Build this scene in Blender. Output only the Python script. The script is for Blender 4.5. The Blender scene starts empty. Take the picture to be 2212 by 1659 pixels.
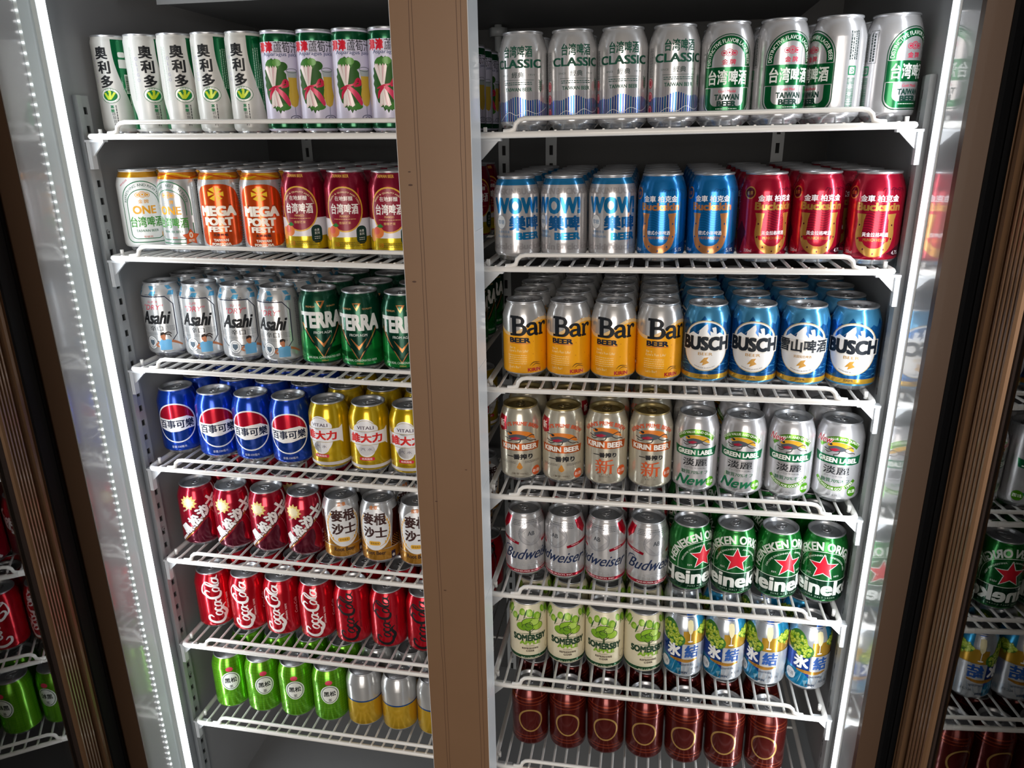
import bpy, bmesh, math, random
from mathutils import Vector, Matrix
random.seed(7)
PI = math.pi
scene = bpy.context.scene
C = scene.collection
R_ = math.radians

# ------------------------------------------------------------------ camera
CAM = (0.1753, -0.9838, 1.4727)
cam_d = bpy.data.cameras.new('camera'); cam = bpy.data.objects.new('camera', cam_d); C.objects.link(cam)
cam_d.sensor_fit = 'HORIZONTAL'; cam_d.sensor_width = 36.0; cam_d.lens = 36.0 * 1605.04 / 2212.0
cam_d.clip_start = 0.01; cam_d.clip_end = 50
cam.matrix_world = (Matrix.Translation(CAM) @ Matrix.Rotation(0.1843, 4, 'Z') @ Matrix.Rotation(-0.3270, 4, 'X')
                    @ Matrix.Rotation(0.0138, 4, 'Y') @ Matrix.Rotation(PI / 2, 4, 'X'))
scene.camera = cam
# ------------------------------------------------------------------ world, lights, exposure
w = bpy.data.worlds.new('daylight'); scene.world = w; w.use_nodes = True
bg = w.node_tree.nodes['Background']; bg.inputs[0].default_value = (1.0, 0.93, 0.86, 1); bg.inputs[1].default_value = 1.6
vs = scene.view_settings
vs.view_transform = 'Standard'; vs.look = 'None'; vs.gamma = 1.0; vs.use_curve_mapping = False; vs.exposure = 0.0
scene.cycles.use_denoising = True
scene.cycles.max_bounces = 10; scene.cycles.transparent_max_bounces = 16
scene.cycles.sample_clamp_indirect = 6.0
LED_POWER = 2.1
def area(name, loc, rot, sx, sy, power, col=(1, 1, 1), spread=PI):
    l = bpy.data.lights.new(name, 'AREA'); l.shape = 'RECTANGLE'; l.size = sx; l.size_y = sy; l.energy = power
    l.color = col; l.spread = spread
    o = bpy.data.objects.new(name, l); C.objects.link(o); o.location = loc; o.rotation_euler = rot
    return o
XW0, XW1 = -0.635, 0.495           # inner side walls of the cabinet
# light given off by the two LED strips on the side walls
area('led_light', (XW0 + 0.0172, -0.032, 1.0), (0, R_(-90), 0), 1.5, 0.010, LED_POWER, (0.90, 0.96, 1.0))
area('led_light', (XW1 - 0.0085, -0.019, 1.0), (0, R_(90), 0), 1.5, 0.011, LED_POWER, (0.93, 0.97, 1.0))

# added front fill standing in for daylight from an unseen entrance behind the camera
area('entrance_fill', (0.3, -3.9, 1.25), (R_(90), 0, 0), 1.6, 2.2, 70, (1.0, 0.91, 0.82))
# ------------------------------------------------------------------ materials
def lin(c):
    return tuple((x / 12.92) if x <= 0.04045 else ((x + 0.055) / 1.055) ** 2.4 for x in c)
def hexc(h):
    h = h.lstrip('#'); return lin(tuple(int(h[i:i + 2], 16) / 255 for i in (0, 2, 4)))
_mats = {}
def M(h, metal=0.0, rough=0.4, coat=0.0, emit=0.0, noise=0.0, nscale=40.0, name=None, spec=0.5):
    key = (h, metal, rough, coat, emit, noise, nscale)
    if key in _mats: return _mats[key]
    m = bpy.data.materials.new(name or 'mat_' + h.strip('#')); m.use_nodes = True
    nt = m.node_tree; b = nt.nodes['Principled BSDF']
    col = hexc(h) + (1,)
    b.inputs['Base Color'].default_value = col
    b.inputs['Metallic'].default_value = metal; b.inputs['Roughness'].default_value = rough
    b.inputs['Coat Weight'].default_value = coat; b.inputs['Coat Roughness'].default_value = 0.06
    b.inputs['Specular IOR Level'].default_value = spec
    if emit:
        b.inputs['Emission Color'].default_value = col; b.inputs['Emission Strength'].default_value = emit
    if noise:
        tc = nt.nodes.new('ShaderNodeTexCoord'); n = nt.nodes.new('ShaderNodeTexNoise')
        n.inputs['Scale'].default_value = nscale; n.inputs['Detail'].default_value = 6
        nt.links.new(tc.outputs['Object'], n.inputs['Vector'])
        mr = nt.nodes.new('ShaderNodeMapRange'); mr.inputs['To Min'].default_value = 1 - noise; mr.inputs['To Max'].default_value = 1 + noise * 0.4
        nt.links.new(n.outputs['Fac'], mr.inputs['Value'])
        mx = nt.nodes.new('ShaderNodeVectorMath'); mx.operation = 'SCALE'; mx.inputs[0].default_value = col[:3]
        nt.links.new(mr.outputs['Result'], mx.inputs['Scale']); nt.links.new(mx.outputs['Vector'], b.inputs['Base Color'])
    _mats[key] = m
    return m
def ink(h):
    r, g, b = hexc(h)
    return M(h, 0.0, 0.5, 0.0, spec=0.25) if max(r, g, b) < 0.25 else M(h, 0.1, 0.38, 0.12, spec=0.4)
def foil(h): return M(h, 0.6, 0.22, 0.3)
SILVER = M('#c9cbce', 0.85, 0.25, 0.0, name='bare_aluminium')
LIDM = M('#c6c8cc', 0.8, 0.34, 0.0, name='lid_aluminium')
LIDG = M('#b8a672', 0.8, 0.34, 0.0, name='gold_lid')
TABM = M('#d4d6da', 0.85, 0.25, 0.0, name='tab_aluminium')
TABG = M('#b8a878', 0.95, 0.2, 0.0, name='gold_tab')
def glass_mat():
    m = bpy.data.materials.new('door_glass'); m.use_nodes = True; nt = m.node_tree; nt.nodes.clear()
    o = nt.nodes.new('ShaderNodeOutputMaterial'); mix = nt.nodes.new('ShaderNodeMixShader'); fr = nt.nodes.new('ShaderNodeFresnel')
    fr.inputs['IOR'].default_value = 1.55
    t = nt.nodes.new('ShaderNodeBsdfTransparent'); t.inputs[0].default_value = (0.72, 0.70, 0.66, 1)
    g = nt.nodes.new('ShaderNodeBsdfGlossy'); g.inputs['Roughness'].default_value = 0.0; g.inputs[0].default_value = (0.95, 0.93, 0.9, 1)
    nt.links.new(fr.outputs[0], mix.inputs[0]); nt.links.new(t.outputs[0], mix.inputs[1]); nt.links.new(g.outputs[0], mix.inputs[2])
    nt.links.new(mix.outputs[0], o.inputs[0])
    return m
GLASS = glass_mat()
WHITEW = M('#e8e6e2', 0.0, 0.35, 0.3, noise=0.10, nscale=30, name='white_coated_wire')

# ------------------------------------------------------------------ mesh helpers
def mesh_obj(name, bm, mats, parent=None, smooth=False, recalc=True):
    me = bpy.data.meshes.new(name)
    if recalc: bmesh.ops.recalc_face_normals(bm, faces=bm.faces[:])
    bm.to_mesh(me); bm.free()
    for m in (mats if isinstance(mats, (list, tuple)) else [mats]): me.materials.append(m)
    if smooth:
        for p in me.polygons: p.use_smooth = True
    o = bpy.data.objects.new(name, me); C.objects.link(o)
    if parent is not None: o.parent = parent
    return o
def empty(name, loc=(0, 0, 0), parent=None):
    o = bpy.data.objects.new(name, None); C.objects.link(o); o.location = loc; o.empty_display_size = 0.05
    if parent is not None: o.parent = parent
    return o
def tag(o, label=None, cat=None, group=None, kind=None):
    if label: o['label'] = label
    if cat: o['category'] = cat
    if group: o['group'] = group
    if kind: o['kind'] = kind
    return o
def add_box(bm, x0, x1, y0, y1, z0, z1, mi=0):
    vs = [bm.verts.new(p) for p in ((x0, y0, z0), (x1, y0, z0), (x1, y1, z0), (x0, y1, z0), (x0, y0, z1), (x1, y0, z1), (x1, y1, z1), (x0, y1, z1))]
    for f in ((0, 3, 2, 1), (4, 5, 6, 7), (0, 1, 5, 4), (1, 2, 6, 5), (2, 3, 7, 6), (3, 0, 4, 7)):
        fc = bm.faces.new([vs[i] for i in f]); fc.material_index = mi
def add_prism(bm, pts, axis, a, b, mi=0):
    """polygon pts (2D) extruded along axis from a to b. axis 0:x (pts=y,z) 1:y (pts=x,z) 2:z (pts=x,y)"""
    def mk(p, t):
        if axis == 0: return (t, p[0], p[1])
        if axis == 1: return (p[0], t, p[1])
        return (p[0], p[1], t)
    A = [bm.verts.new(mk(p, a)) for p in pts]; B = [bm.verts.new(mk(p, b)) for p in pts]
    n = len(pts)
    fs = [bm.faces.new(A), bm.faces.new(B[::-1])]
    for i in range(n): fs.append(bm.faces.new((A[i], B[i], B[(i + 1) % n], A[(i + 1) % n])))
    for f in fs: f.material_index = mi
def add_tube(bm, pts, r, seg=8, mi=0, closed=False):
    pts = [Vector(p) for p in pts]; n = len(pts); rings = []
    up0 = Vector((0, 0, 1))
    for i, p in enumerate(pts):
        if closed: t = (pts[(i + 1) % n] - pts[i - 1])
        else: t = (pts[min(i + 1, n - 1)] - pts[max(i - 1, 0)])
        t.normalize()
        up = up0 if abs(t.dot(up0)) < 0.9 else Vector((0, 1, 0))
        a = t.cross(up).normalized(); b = t.cross(a).normalized()
        rr = r[i] if isinstance(r, (list, tuple)) else r
        rings.append([bm.verts.new(p + a * (rr * math.cos(2 * PI * k / seg)) + b * (rr * math.sin(2 * PI * k / seg))) for k in range(seg)])
    m = n if closed else n - 1
    for i in range(m):
        A, B = rings[i], rings[(i + 1) % n]
        for k in range(seg):
            f = bm.faces.new((A[k], A[(k + 1) % seg], B[(k + 1) % seg], B[k])); f.material_index = mi; f.smooth = True
    if not closed:
        bm.faces.new(rings[0]).material_index = mi; bm.faces.new(rings[-1][::-1]).material_index = mi
def add_lathe(bm, prof, seg=40, mi=0, cap0=True, cap1=True):
    rings = []
    for r, z in prof:
        rings.append([bm.verts.new((r * math.sin(2 * PI * k / seg), -r * math.cos(2 * PI * k / seg), z)) for k in range(seg)])
    for i in range(len(rings) - 1):
        A, B = rings[i], rings[i + 1]
        for k in range(seg):
            f = bm.faces.new((A[k], A[(k + 1) % seg], B[(k + 1) % seg], B[k])); f.material_index = mi; f.smooth = True
    if cap0: bm.faces.new(rings[0][::-1]).material_index = mi
    if cap1: bm.faces.new(rings[-1]).material_index = mi

# ------------------------------------------------------------------ label art (printed on the can walls)
def smooth_pts(pts, n=6, closed=False):
    out = []; N = len(pts)
    for i in range(N if closed else N - 1):
        p0 = pts[(i - 1) % N] if (closed or i > 0) else pts[0]
        p1 = pts[i]; p2 = pts[(i + 1) % N]; p3 = pts[(i + 2) % N] if (closed or i + 2 < N) else pts[-1]
        for k in range(n):
            t = k / n; q = []
            for d in range(len(p1)):
                a, b, c, e = p0[d], p1[d], p2[d], p3[d]
                q.append(0.5 * ((2 * b) + (-a + c) * t + (2 * a - 5 * b + 4 * c - e) * t * t + (-a + 3 * b - 3 * c + e) * t ** 3))
            out.append(tuple(q))
    if not closed: out.append(tuple(pts[-1]))
    return out
_txt = {}
def text_mesh(s, bold, shear, sp):
    key = (s, 0, shear, sp)
    if key in _txt: return _txt[key]
    cu = bpy.data.curves.new('t', 'FONT'); cu.body = s; cu.size = 1; cu.shear = shear
    cu.space_character = sp; cu.resolution_u = 3; cu.align_x = 'CENTER'
    o = bpy.data.objects.new('t', cu); C.objects.link(o)
    dg = bpy.context.evaluated_depsgraph_get(); dg.update()
    me = o.evaluated_get(dg).to_mesh()
    V = [(v.co.x, v.co.y) for v in me.vertices]; F = [tuple(p.vertices) for p in me.polygons]
    o.evaluated_get(dg).to_mesh_clear()
    bpy.data.objects.remove(o); bpy.data.curves.remove(cu)
    if V:
        x0 = min(v[0] for v in V); x1 = max(v[0] for v in V); y0 = min(v[1] for v in V); y1 = max(v[1] for v in V)
    else: x0 = y0 = 0; x1 = y1 = 1
    _txt[key] = (V, F, x0, x1, y0, y1)
    return _txt[key]
class Art:
    """flat art in millimetres: s along the wall (0 = front), z up; wrapped on the can afterwards"""
    def __init__(self, R, H, slim=False):
        self.bm = bmesh.new(); self.mats = []; self.R = R; self.H = H; self.slim = slim; self.L = 0; self.tf = (1, 1, 0, 0); self.cnt = 0
    def mi(self, m):
        if isinstance(m, str): m = ink(m)
        if m not in self.mats: self.mats.append(m)
        return self.mats.index(m)
    def raw(self, V, F, m, L=None):
        if L is None: L = self.L + (self.cnt % 4) * 0.12; self.cnt += 1
        ks, kz, os_, oz = self.tf; W = PI * self.R * 1000
        i = self.mi(m); vs = [self.bm.verts.new((max(-W, min(W, a * ks + os_)), L, max(10.5, b * kz + oz) if kz != 1 or oz else b)) for a, b in V]
        for f in F:
            try: fc = self.bm.faces.new([vs[k] for k in f]); fc.material_index = i
            except ValueError: pass
    def up(self, n=1): self.L += n
    def poly(self, pts, m, smooth=0):
        if smooth: pts = smooth_pts(pts, smooth, True)
        b2 = bmesh.new(); f = b2.faces.new([b2.verts.new((a, 0, b)) for a, b in pts])
        f.normal_update()
        bmesh.ops.triangulate(b2, faces=[f]); b2.verts.index_update()
        self.raw([(v.co.x, v.co.z) for v in b2.verts], [[v.index for v in g.verts] for g in b2.faces], m); b2.free()
    def rect(self, s, z, w, h, m):
        self.raw([(s - w / 2, z - h / 2), (s + w / 2, z - h / 2), (s + w / 2, z + h / 2), (s - w / 2, z + h / 2)], [(0, 1, 2, 3)], m)
    def band(self, z0, z1, m):
        W = PI * self.R * 1000; n = 12; V = []; keep = self.tf; self.tf = (1, 1, 0, 0)
        for i in range(n + 1): V += [(-W + 2 * W * i / n, z0), (-W + 2 * W * i / n, z1)]
        self.raw(V, [(2 * i, 2 * i + 2, 2 * i + 3, 2 * i + 1) for i in range(n)], m); self.tf = keep
    def ell(self, s, z, rx, ry, m, n=36, a0=0, a1=360):
        self.poly([(s + rx * math.cos(R_(a0 + (a1 - a0) * k / n)), z + ry * math.sin(R_(a0 + (a1 - a0) * k / n))) for k in range(n + (0 if a1 - a0 == 360 else 1))], m)
    def ring(self, s, z, rx, ry, t, m, n=40, a0=0, a1=360):
        V = []
        for k in range(n + 1):
            a = R_(a0 + (a1 - a0) * k / n); V += [(s + rx * math.cos(a), z + ry * math.sin(a)), (s + (rx - t) * math.cos(a), z + (ry - t) * math.sin(a))]
        self.raw(V, [(2 * i, 2 * i + 2, 2 * i + 3, 2 * i + 1) for i in range(n)], m)
    def line(self, pts, wd, m, smooth=0, closed=False):
        """stroke; pts may carry a third value = width factor"""
        P = [tuple(p) + ((1.0,) if len(p) == 2 else ()) for p in pts]
        if smooth: P = smooth_pts(P, smooth, closed)
        n = len(P); V = []
        for i, p in enumerate(P):
            q0 = P[i - 1] if (i > 0 or closed) else P[i]; q1 = P[(i + 1) % n] if (i < n - 1 or closed) else P[i]
            dx, dz = q1[0] - q0[0], q1[1] - q0[1]; l = math.hypot(dx, dz) or 1
            h = wd * max(p[2], 0.02) / 2; V += [(p[0] - dz / l * h, p[1] + dx / l * h), (p[0] + dz / l * h, p[1] - dx / l * h)]
        m_ = n if closed else n - 1
        self.raw(V, [(2 * i, (2 * i + 2) % (2 * n), (2 * i + 3) % (2 * n), 2 * i + 1) for i in range(m_)], m)
    def rrect(self, s, z, w, h, r, m, t=None):
        pts = []
        for cx, cz, a in ((w / 2 - r, h / 2 - r, 0), (-w / 2 + r, h / 2 - r, 90), (-w / 2 + r, -h / 2 + r, 180), (w / 2 - r, -h / 2 + r, 270)):
            for k in range(9): pts.append((s + cx + r * math.cos(R_(a + k * 11.25)), z + cz + r * math.sin(R_(a + k * 11.25))))
        if t: self.line(pts, t, m, closed=True)
        else: self.poly(pts, m)
    def arch(self, s, z0, z1, w, rb, m, t=None):
        """round-topped panel, bottom corners radius rb"""
        pts = [(s + w / 2 * math.cos(R_(a)), z1 - w / 2 + w / 2 * math.sin(R_(a))) for a in range(0, 181, 9)]
        for a in range(180, 271, 15): pts.append((s - w / 2 + rb + rb * math.cos(R_(a)), z0 + rb + rb * math.sin(R_(a))))
        for a in range(270, 361, 15): pts.append((s + w / 2 - rb + rb * math.cos(R_(a)), z0 + rb + rb * math.sin(R_(a))))
        if t: self.line(pts, t, m, closed=True)
        else: self.poly(pts, m)
    def star(self, s, z, r, m, k=0.40, rot=0, n=5):
        self.poly([(s + (r if i % 2 == 0 else r * k) * math.sin(PI * i / n + R_(rot)), z + (r if i % 2 == 0 else r * k) * math.cos(PI * i / n + R_(rot))) for i in range(2 * n)], m)
    def text(self, s_, s, z, h, m, w=None, bold=0.0, shear=0.0, rot=0, sp=1.0, arc=None, low=False):
        """centred text; h glyph height in mm, w total width; arc=(cs,cz,R) bends it round a centre"""
        V, F, x0, x1, y0, y1 = text_mesh(s_, bold, shear, sp)
        ky = h / max(y1 - y0, 1e-3); kx = (w / max(x1 - x0, 1e-3)) if w else ky
        mx, my = (x0 + x1) / 2, (y0 + y1) / 2
        b = bold * 0.75
        if bold < 0.012: sh = [(0, 0)]
        elif bold < 0.032: sh = [(-b, 0), (b, 0)]
        elif bold < 0.06: sh = [(-b, -b * .6), (b, -b * .6), (-b, b * .6), (b, b * .6)]
        else: sh = [(-b, -b * .7), (b, -b * .7), (-b, b * .7), (b, b * .7), (0, 0), (0, b * .8), (0, -b * .8)]
        if bold >= 0.012: kx *= max(0.7, 1 - 2 * b / max(x1 - x0, 1e-3)); ky *= 1 - (1.2 * b / max(y1 - y0, 1e-3) if bold >= .032 else 0)
        for si, (sx_, sy_) in enumerate(sh):
          out = []
          for x, y in V:
            x += sx_; y += sy_
            a, q = (x - mx) * kx, (y - my) * ky
            if arc:
                cs, cz, RR, a0 = arc
                if low: th = R_(a0) + a / RR; rr = RR - q; out.append((cs + rr * math.sin(th), cz - rr * math.cos(th)))
                else: th = R_(a0) + a / RR; rr = RR + q; out.append((cs + rr * math.sin(th), cz + rr * math.cos(th)))
            else:
                if rot: c_, s2 = math.cos(R_(rot)), math.sin(R_(rot)); a, q = a * c_ - q * s2, a * s2 + q * c_
                out.append((s + a, z + q))
          self.raw(out, F, m, self.L + 0.36 + 0.08 * si)
    def vtext(self, chars, s, z, h, m, pitch=None, bold=0.0, w=None, ds=0.0):
        for i, ch in enumerate(chars): self.text(ch, s + ds * i, z - i * (pitch or h * 1.15), h, m, w=w, bold=bold)
    def dots(self, s, z, w, m, rows=2, gap=2.0, h=0.7, vertical=False, seed=1):
        """rows of small illegible print"""
        rnd = random.Random(seed)
        for r in range(rows):
            a = -w / 2
            while a < w / 2 - 0.6:
                l = rnd.uniform(1.2, 3.6); l = min(l, w / 2 - a)
                if vertical: self.rect(s + r * gap, z + a + l / 2, h, l, m)
                else: self.rect(s + a + l / 2, z - r * gap, l, h, m)
                a += l + 0.6
    def bars(self, s, z, w, h, m, seed=3, vertical=True):
        rnd = random.Random(seed); a = -w / 2
        while a < w / 2:
            l = rnd.choice((0.4, 0.6, 0.9)); self.rect(s + a + l / 2, z, l, h, m) if vertical else self.rect(s, z + a + l / 2, h, l, m); a += l + rnd.choice((0.4, 0.7))

def profile(kind):
    if kind == 'slim':      # 240 ml
        return [(0.0205, 0.0), (0.0215, 0.0015), (0.0225, 0.0030), (0.0257, 0.0065), (0.0260, 0.0085), (0.0260, 0.1235), (0.0254, 0.1262), (0.0247, 0.1285), (0.0247, 0.1302)], 0.133, 0.0260, 0.0252
    H = {'330': 0.115, '350': 0.122}[kind]
    return [(r * 0.979, z) for r, z in [(0.0225, 0.0), (0.0240, 0.0), (0.0250, 0.0020), (0.0285, 0.0050), (0.0315, 0.0080), (0.0328, 0.0105), (0.0331, 0.0125), (0.0331, H - 0.0245),
            (0.0329, H - 0.0225), (0.0318, H - 0.0180), (0.0296, H - 0.0110), (0.0276, H - 0.0058), (0.0264, H - 0.0042), (0.0262, H - 0.0030)]], H, 0.0324, 0.0267
def r_at(prof, z):
    for (r0, z0), (r1, z1) in zip(prof, prof[1:]):
        if z0 <= z <= z1 and z1 > z0: return r0 + (r1 - r0) * (z - z0) / (z1 - z0)
    return prof[-1][0] if z > prof[-1][1] else prof[0][0]
PROTO = {}
_lid = {}
def lid_meshes(kind, gold):
    if (kind, gold) in _lid: return _lid[(kind, gold)]
    prof, H, R, rl = profile(kind)
    bm = bmesh.new()
    add_lathe(bm, [(prof[-1][0] - 0.0002, H - 0.0032), (rl - 0.0004, H - 0.0026), (rl, H - 0.0016), (rl - 0.0001, H - 0.0006), (rl - 0.0008, H), (rl - 0.0018, H - 0.0003),
                   (rl - 0.0026, H - 0.0025), (rl - 0.0040, H - 0.0062), (rl - 0.0048, H - 0.0068), (rl - 0.0056, H - 0.0062), (rl - 0.0062, H - 0.0048), (0.0001, H - 0.0046)], 36, 0, cap0=False)
    # raised ring round the opening and the rivet seat
    for cy, rr in ((-0.0075, 0.0078),):
        add_tube(bm, [(rr * math.cos(2 * PI * k / 20) * 0.95, cy + rr * math.sin(2 * PI * k / 20), H - 0.0046) for k in range(20)], 0.0003, 5, closed=True)
    lo = mesh_obj('lid', bm, LIDG if gold else LIDM, smooth=True)
    bm = bmesh.new(); zt = H - 0.0032
    pts = [(0.0052, 0.0)]
    def oval(hw, y0, y1, n=20):
        out = []
        for k in range(n):
            a = 2 * PI * k / n; out.append((hw * math.cos(a) * (1.0 if math.sin(a) < 0 else 0.88), (y0 + y1) / 2 + (y1 - y0) / 2 * math.sin(a)))
        return out
    add_tube(bm, [(x, y, zt + 0.0001) for x, y in oval(0.0072, -0.008, 0.0135)], 0.0009, 6, closed=True)
    add_tube(bm, [(x, y, zt) for x, y in oval(0.0042, 0.002, 0.0118)], 0.0006, 6, closed=True)
    o1 = oval(0.0068, -0.008, 0.0022); add_prism(bm, o1, 2, zt - 0.0006, zt + 0.0004)
    add_lathe(bm, [(0.0024, zt - 0.0012), (0.0024, zt + 0.0009), (0.0012, zt + 0.0014)], 12)
    to = mesh_obj('pull_tab', bm, TABG if gold else TABM)
    _lid[(kind, gold)] = (lo.data, to.data)
    bpy.data.objects.remove(lo); bpy.data.objects.remove(to)
    return _lid[(kind, gold)]
def build_can(name, kind, base, design, gold=False, zs=1.0):
    prof, H, R, rl = profile(kind)
    A = Art(R, H, kind == 'slim'); A.L = 1
    design(A)
    bm = A.bm
    for v in bm.verts: v.co.z *= zs
    # cut the flat art so that it can follow the curve of the wall
    W = PI * R * 1000
    n = 40 if kind == 'slim' else 48
    xs = [-W + 2 * W * i / n for i in range(1, n)]
    xs0 = [v.co.x for v in bm.verts]
    if xs0:
        for x in xs:
            if min(xs0) < x < max(xs0):
                bmesh.ops.bisect_plane(bm, geom=bm.verts[:] + bm.edges[:] + bm.faces[:], plane_co=(x, 0, 0), plane_no=(1, 0, 0), dist=1e-4)
        for r, z in prof[2:-1]:
            bmesh.ops.bisect_plane(bm, geom=bm.verts[:] + bm.edges[:] + bm.faces[:], plane_co=(0, 0, z * 1000), plane_no=(0, 0, 1), dist=1e-4)
    for v in bm.verts:
        s, L, z = v.co.x / 1000, v.co.y, v.co.z / 1000
        r = r_at(prof, z) + 0.00003 * L + 0.00001; th = s / R
        st = 2 * PI / n; r *= math.cos(st / 2) / math.cos(((th + PI) % st) - st / 2) * 1.0      # stay on the facets between two cuts
        v.co = (r * math.sin(th), -r * math.cos(th), z)
    for f in bm.faces:
        f.smooth = True
        c = f.calc_center_median(); f.normal_update()
        if f.normal.dot(Vector((c.x, c.y, 0))) < 0: f.normal_flip()
    mats = A.mats
    bi = len(mats); mats.append(base if not isinstance(base, str) else ink(base)); mats.append(SILVER)
    k0 = 2 if kind == 'slim' else 4
    add_lathe(bm, prof[:k0 + 1], n, bi + 1, cap1=False)
    add_lathe(bm, prof[k0:], n, bi, cap0=False, cap1=False)
    me = bpy.data.meshes.new(name); bm.to_mesh(me); bm.free()
    for m in mats: me.materials.append(m)
    nn = []
    for v in me.vertices:
        x, y, z = v.co; q = math.hypot(x, y) or 1e-6
        z0, z1 = max(0.0, z - 0.0012), min(H, z + 0.0012); sl = (r_at(prof, z1) - r_at(prof, z0)) / max(z1 - z0, 1e-5)
        nn.append(Vector((x / q, y / q, -sl)).normalized() if z > 0.0015 else Vector((0, 0, -1)))
    me.normals_split_custom_set_from_vertices(nn)
    PROTO[name] = (me, kind, H) + lid_meshes(kind, gold)
SM = '#e9e9e6'; BK = '#15171b'; GRN = '#0c6a3c'
def tb_glyphs(A, s, z, h, m, w):          # the four characters of the brewery mark
    A.text('台湾啤酒', s, z, h, m, w=w, bold=0.038, sp=1.06)
# --- top shelf, left
def d_oligo(A):
    g = foil('#0d7444'); gd = ink('#075030')
    A.band(6, 127, '#c8c8c4'); A.up()
    # green S-shaped panel round the side
    edgeR = [(14, 127), (14, 108), (16, 90), (22, 66), (29, 44), (34, 24), (36, 6)]
    edgeL = [(104, 127), (107, 108), (114, 90), (123, 66), (132, 44), (140, 24), (142, 6)]
    eR = smooth_pts(edgeR, 5); eL = smooth_pts(edgeL, 5)
    V = []
    for a, b in zip(eR, eL): V += [a, (b[0], a[1])]
    A.raw(V, [(2 * i, 2 * i + 1, 2 * i + 3, 2 * i + 2) for i in range(len(eR) - 1)], g)
    A.raw([(a - 166.5, b) for a, b in V], [(2 * i, 2 * i + 1, 2 * i + 3, 2 * i + 2) for i in range(len(eR) - 1)], g)
    A.up()
    A.vtext('奧利多', -1.5, 109, 17, BK, pitch=19, bold=0.05, w=18.5, ds=1.2)
    A.tf = (1.36, 1.06, 0, -1.5)
    A.ell(2, 50.5, 9.8, 9.8, '#f4f4f0'); A.up(); A.ring(2, 50.5, 9.8, 9.8, 0.5, GRN); A.ell(2, 50.5, 7.4, 6.8, '#0b7a3a')
    A.up(); A.poly([(-4.5, 54), (-2, 54.5), (0.3, 49.5), (1.2, 54.5), (3.5, 55), (3.3, 50), (6, 55), (8.4, 54.6), (4.8, 48.5), (2.6, 45.5), (-0.8, 45.6)], '#c6d92e')
    A.ell(2, 55.6, 1.6, 1.5, '#c6d92e')
    A.text('健康食品', 0, 0, 2.0, GRN, w=10, arc=(2, 50.5, 8.6, 0)); A.text('HEALTH PRODUCTS', 0, 0, 1.2, GRN, w=20, arc=(2, 50.5, 8.7, 0), low=True)
    A.tf = (1, 1, 0, 0)
    A.vtext('寡醣', 3.2, 37, 4.6, '#0c7a4a', bold=0.04, w=5); A.vtext('碳酸飲料', 4.0, 27.2, 4.4, '#3a3d40', pitch=5, ds=0.4, w=5)
    A.dots(8.5, 26, 26, '#3a3d40', rows=1, vertical=True, h=1.3, seed=5)
    A.vtext('OLIGO', -14.5, 100, 4.2, '#a9a6c0', pitch=7, bold=0.0); A.dots(-18.5, 80, 70, '#9fb0a4', rows=3, gap=-2.2, vertical=True, h=0.8, seed=9)
    A.dots(22, 86, 52, '#9fc2ae', rows=3, gap=3.2, vertical=True, h=1.3, seed=4); A.dots(31.5, 62, 60, '#9fc2ae', rows=2, gap=3.2, vertical=True, h=1.3, seed=8)
    A.rect(27, 100, 0.01, 0.01, g)
def d_oligo_b(A):
    d_oligo(A); g = foil('#0d7444')
    A.up(); A.poly([(17.5, 118), (40, 118), (52, 60), (58, 24), (40, 20), (30, 50), (22, 72)], g); A.up()
    A.rrect(26, 107, 10, 7, 2, '#e4e6e2'); A.rrect(26, 95, 11, 11.5, 1, '#d9dcd8'); A.rrect(31, 68, 10, 26, 0.5, '#e8e8e4')
    A.up(); A.bars(31, 68, 22, 8, '#16301f', vertical=False); A.rrect(35, 47, 10, 12, 1.5, '#e4e6e2'); A.rrect(37, 34, 8, 8, 1, '#e4e6e2')
    A.up(); A.ring(35, 48.5, 3.6, 3.6, 0.9, GRN); A.text('TGF', 35, 43, 2.6, '#163a24', bold=0.04); A.rrect(37, 34, 4.5, 4.5, 0.5, GRN, t=1.2)
    A.text('240', 38, 25, 4, '#e4e6e2', bold=0.02); A.rect(47, 78, 2.2, 80, '#b0b81e')
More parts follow.
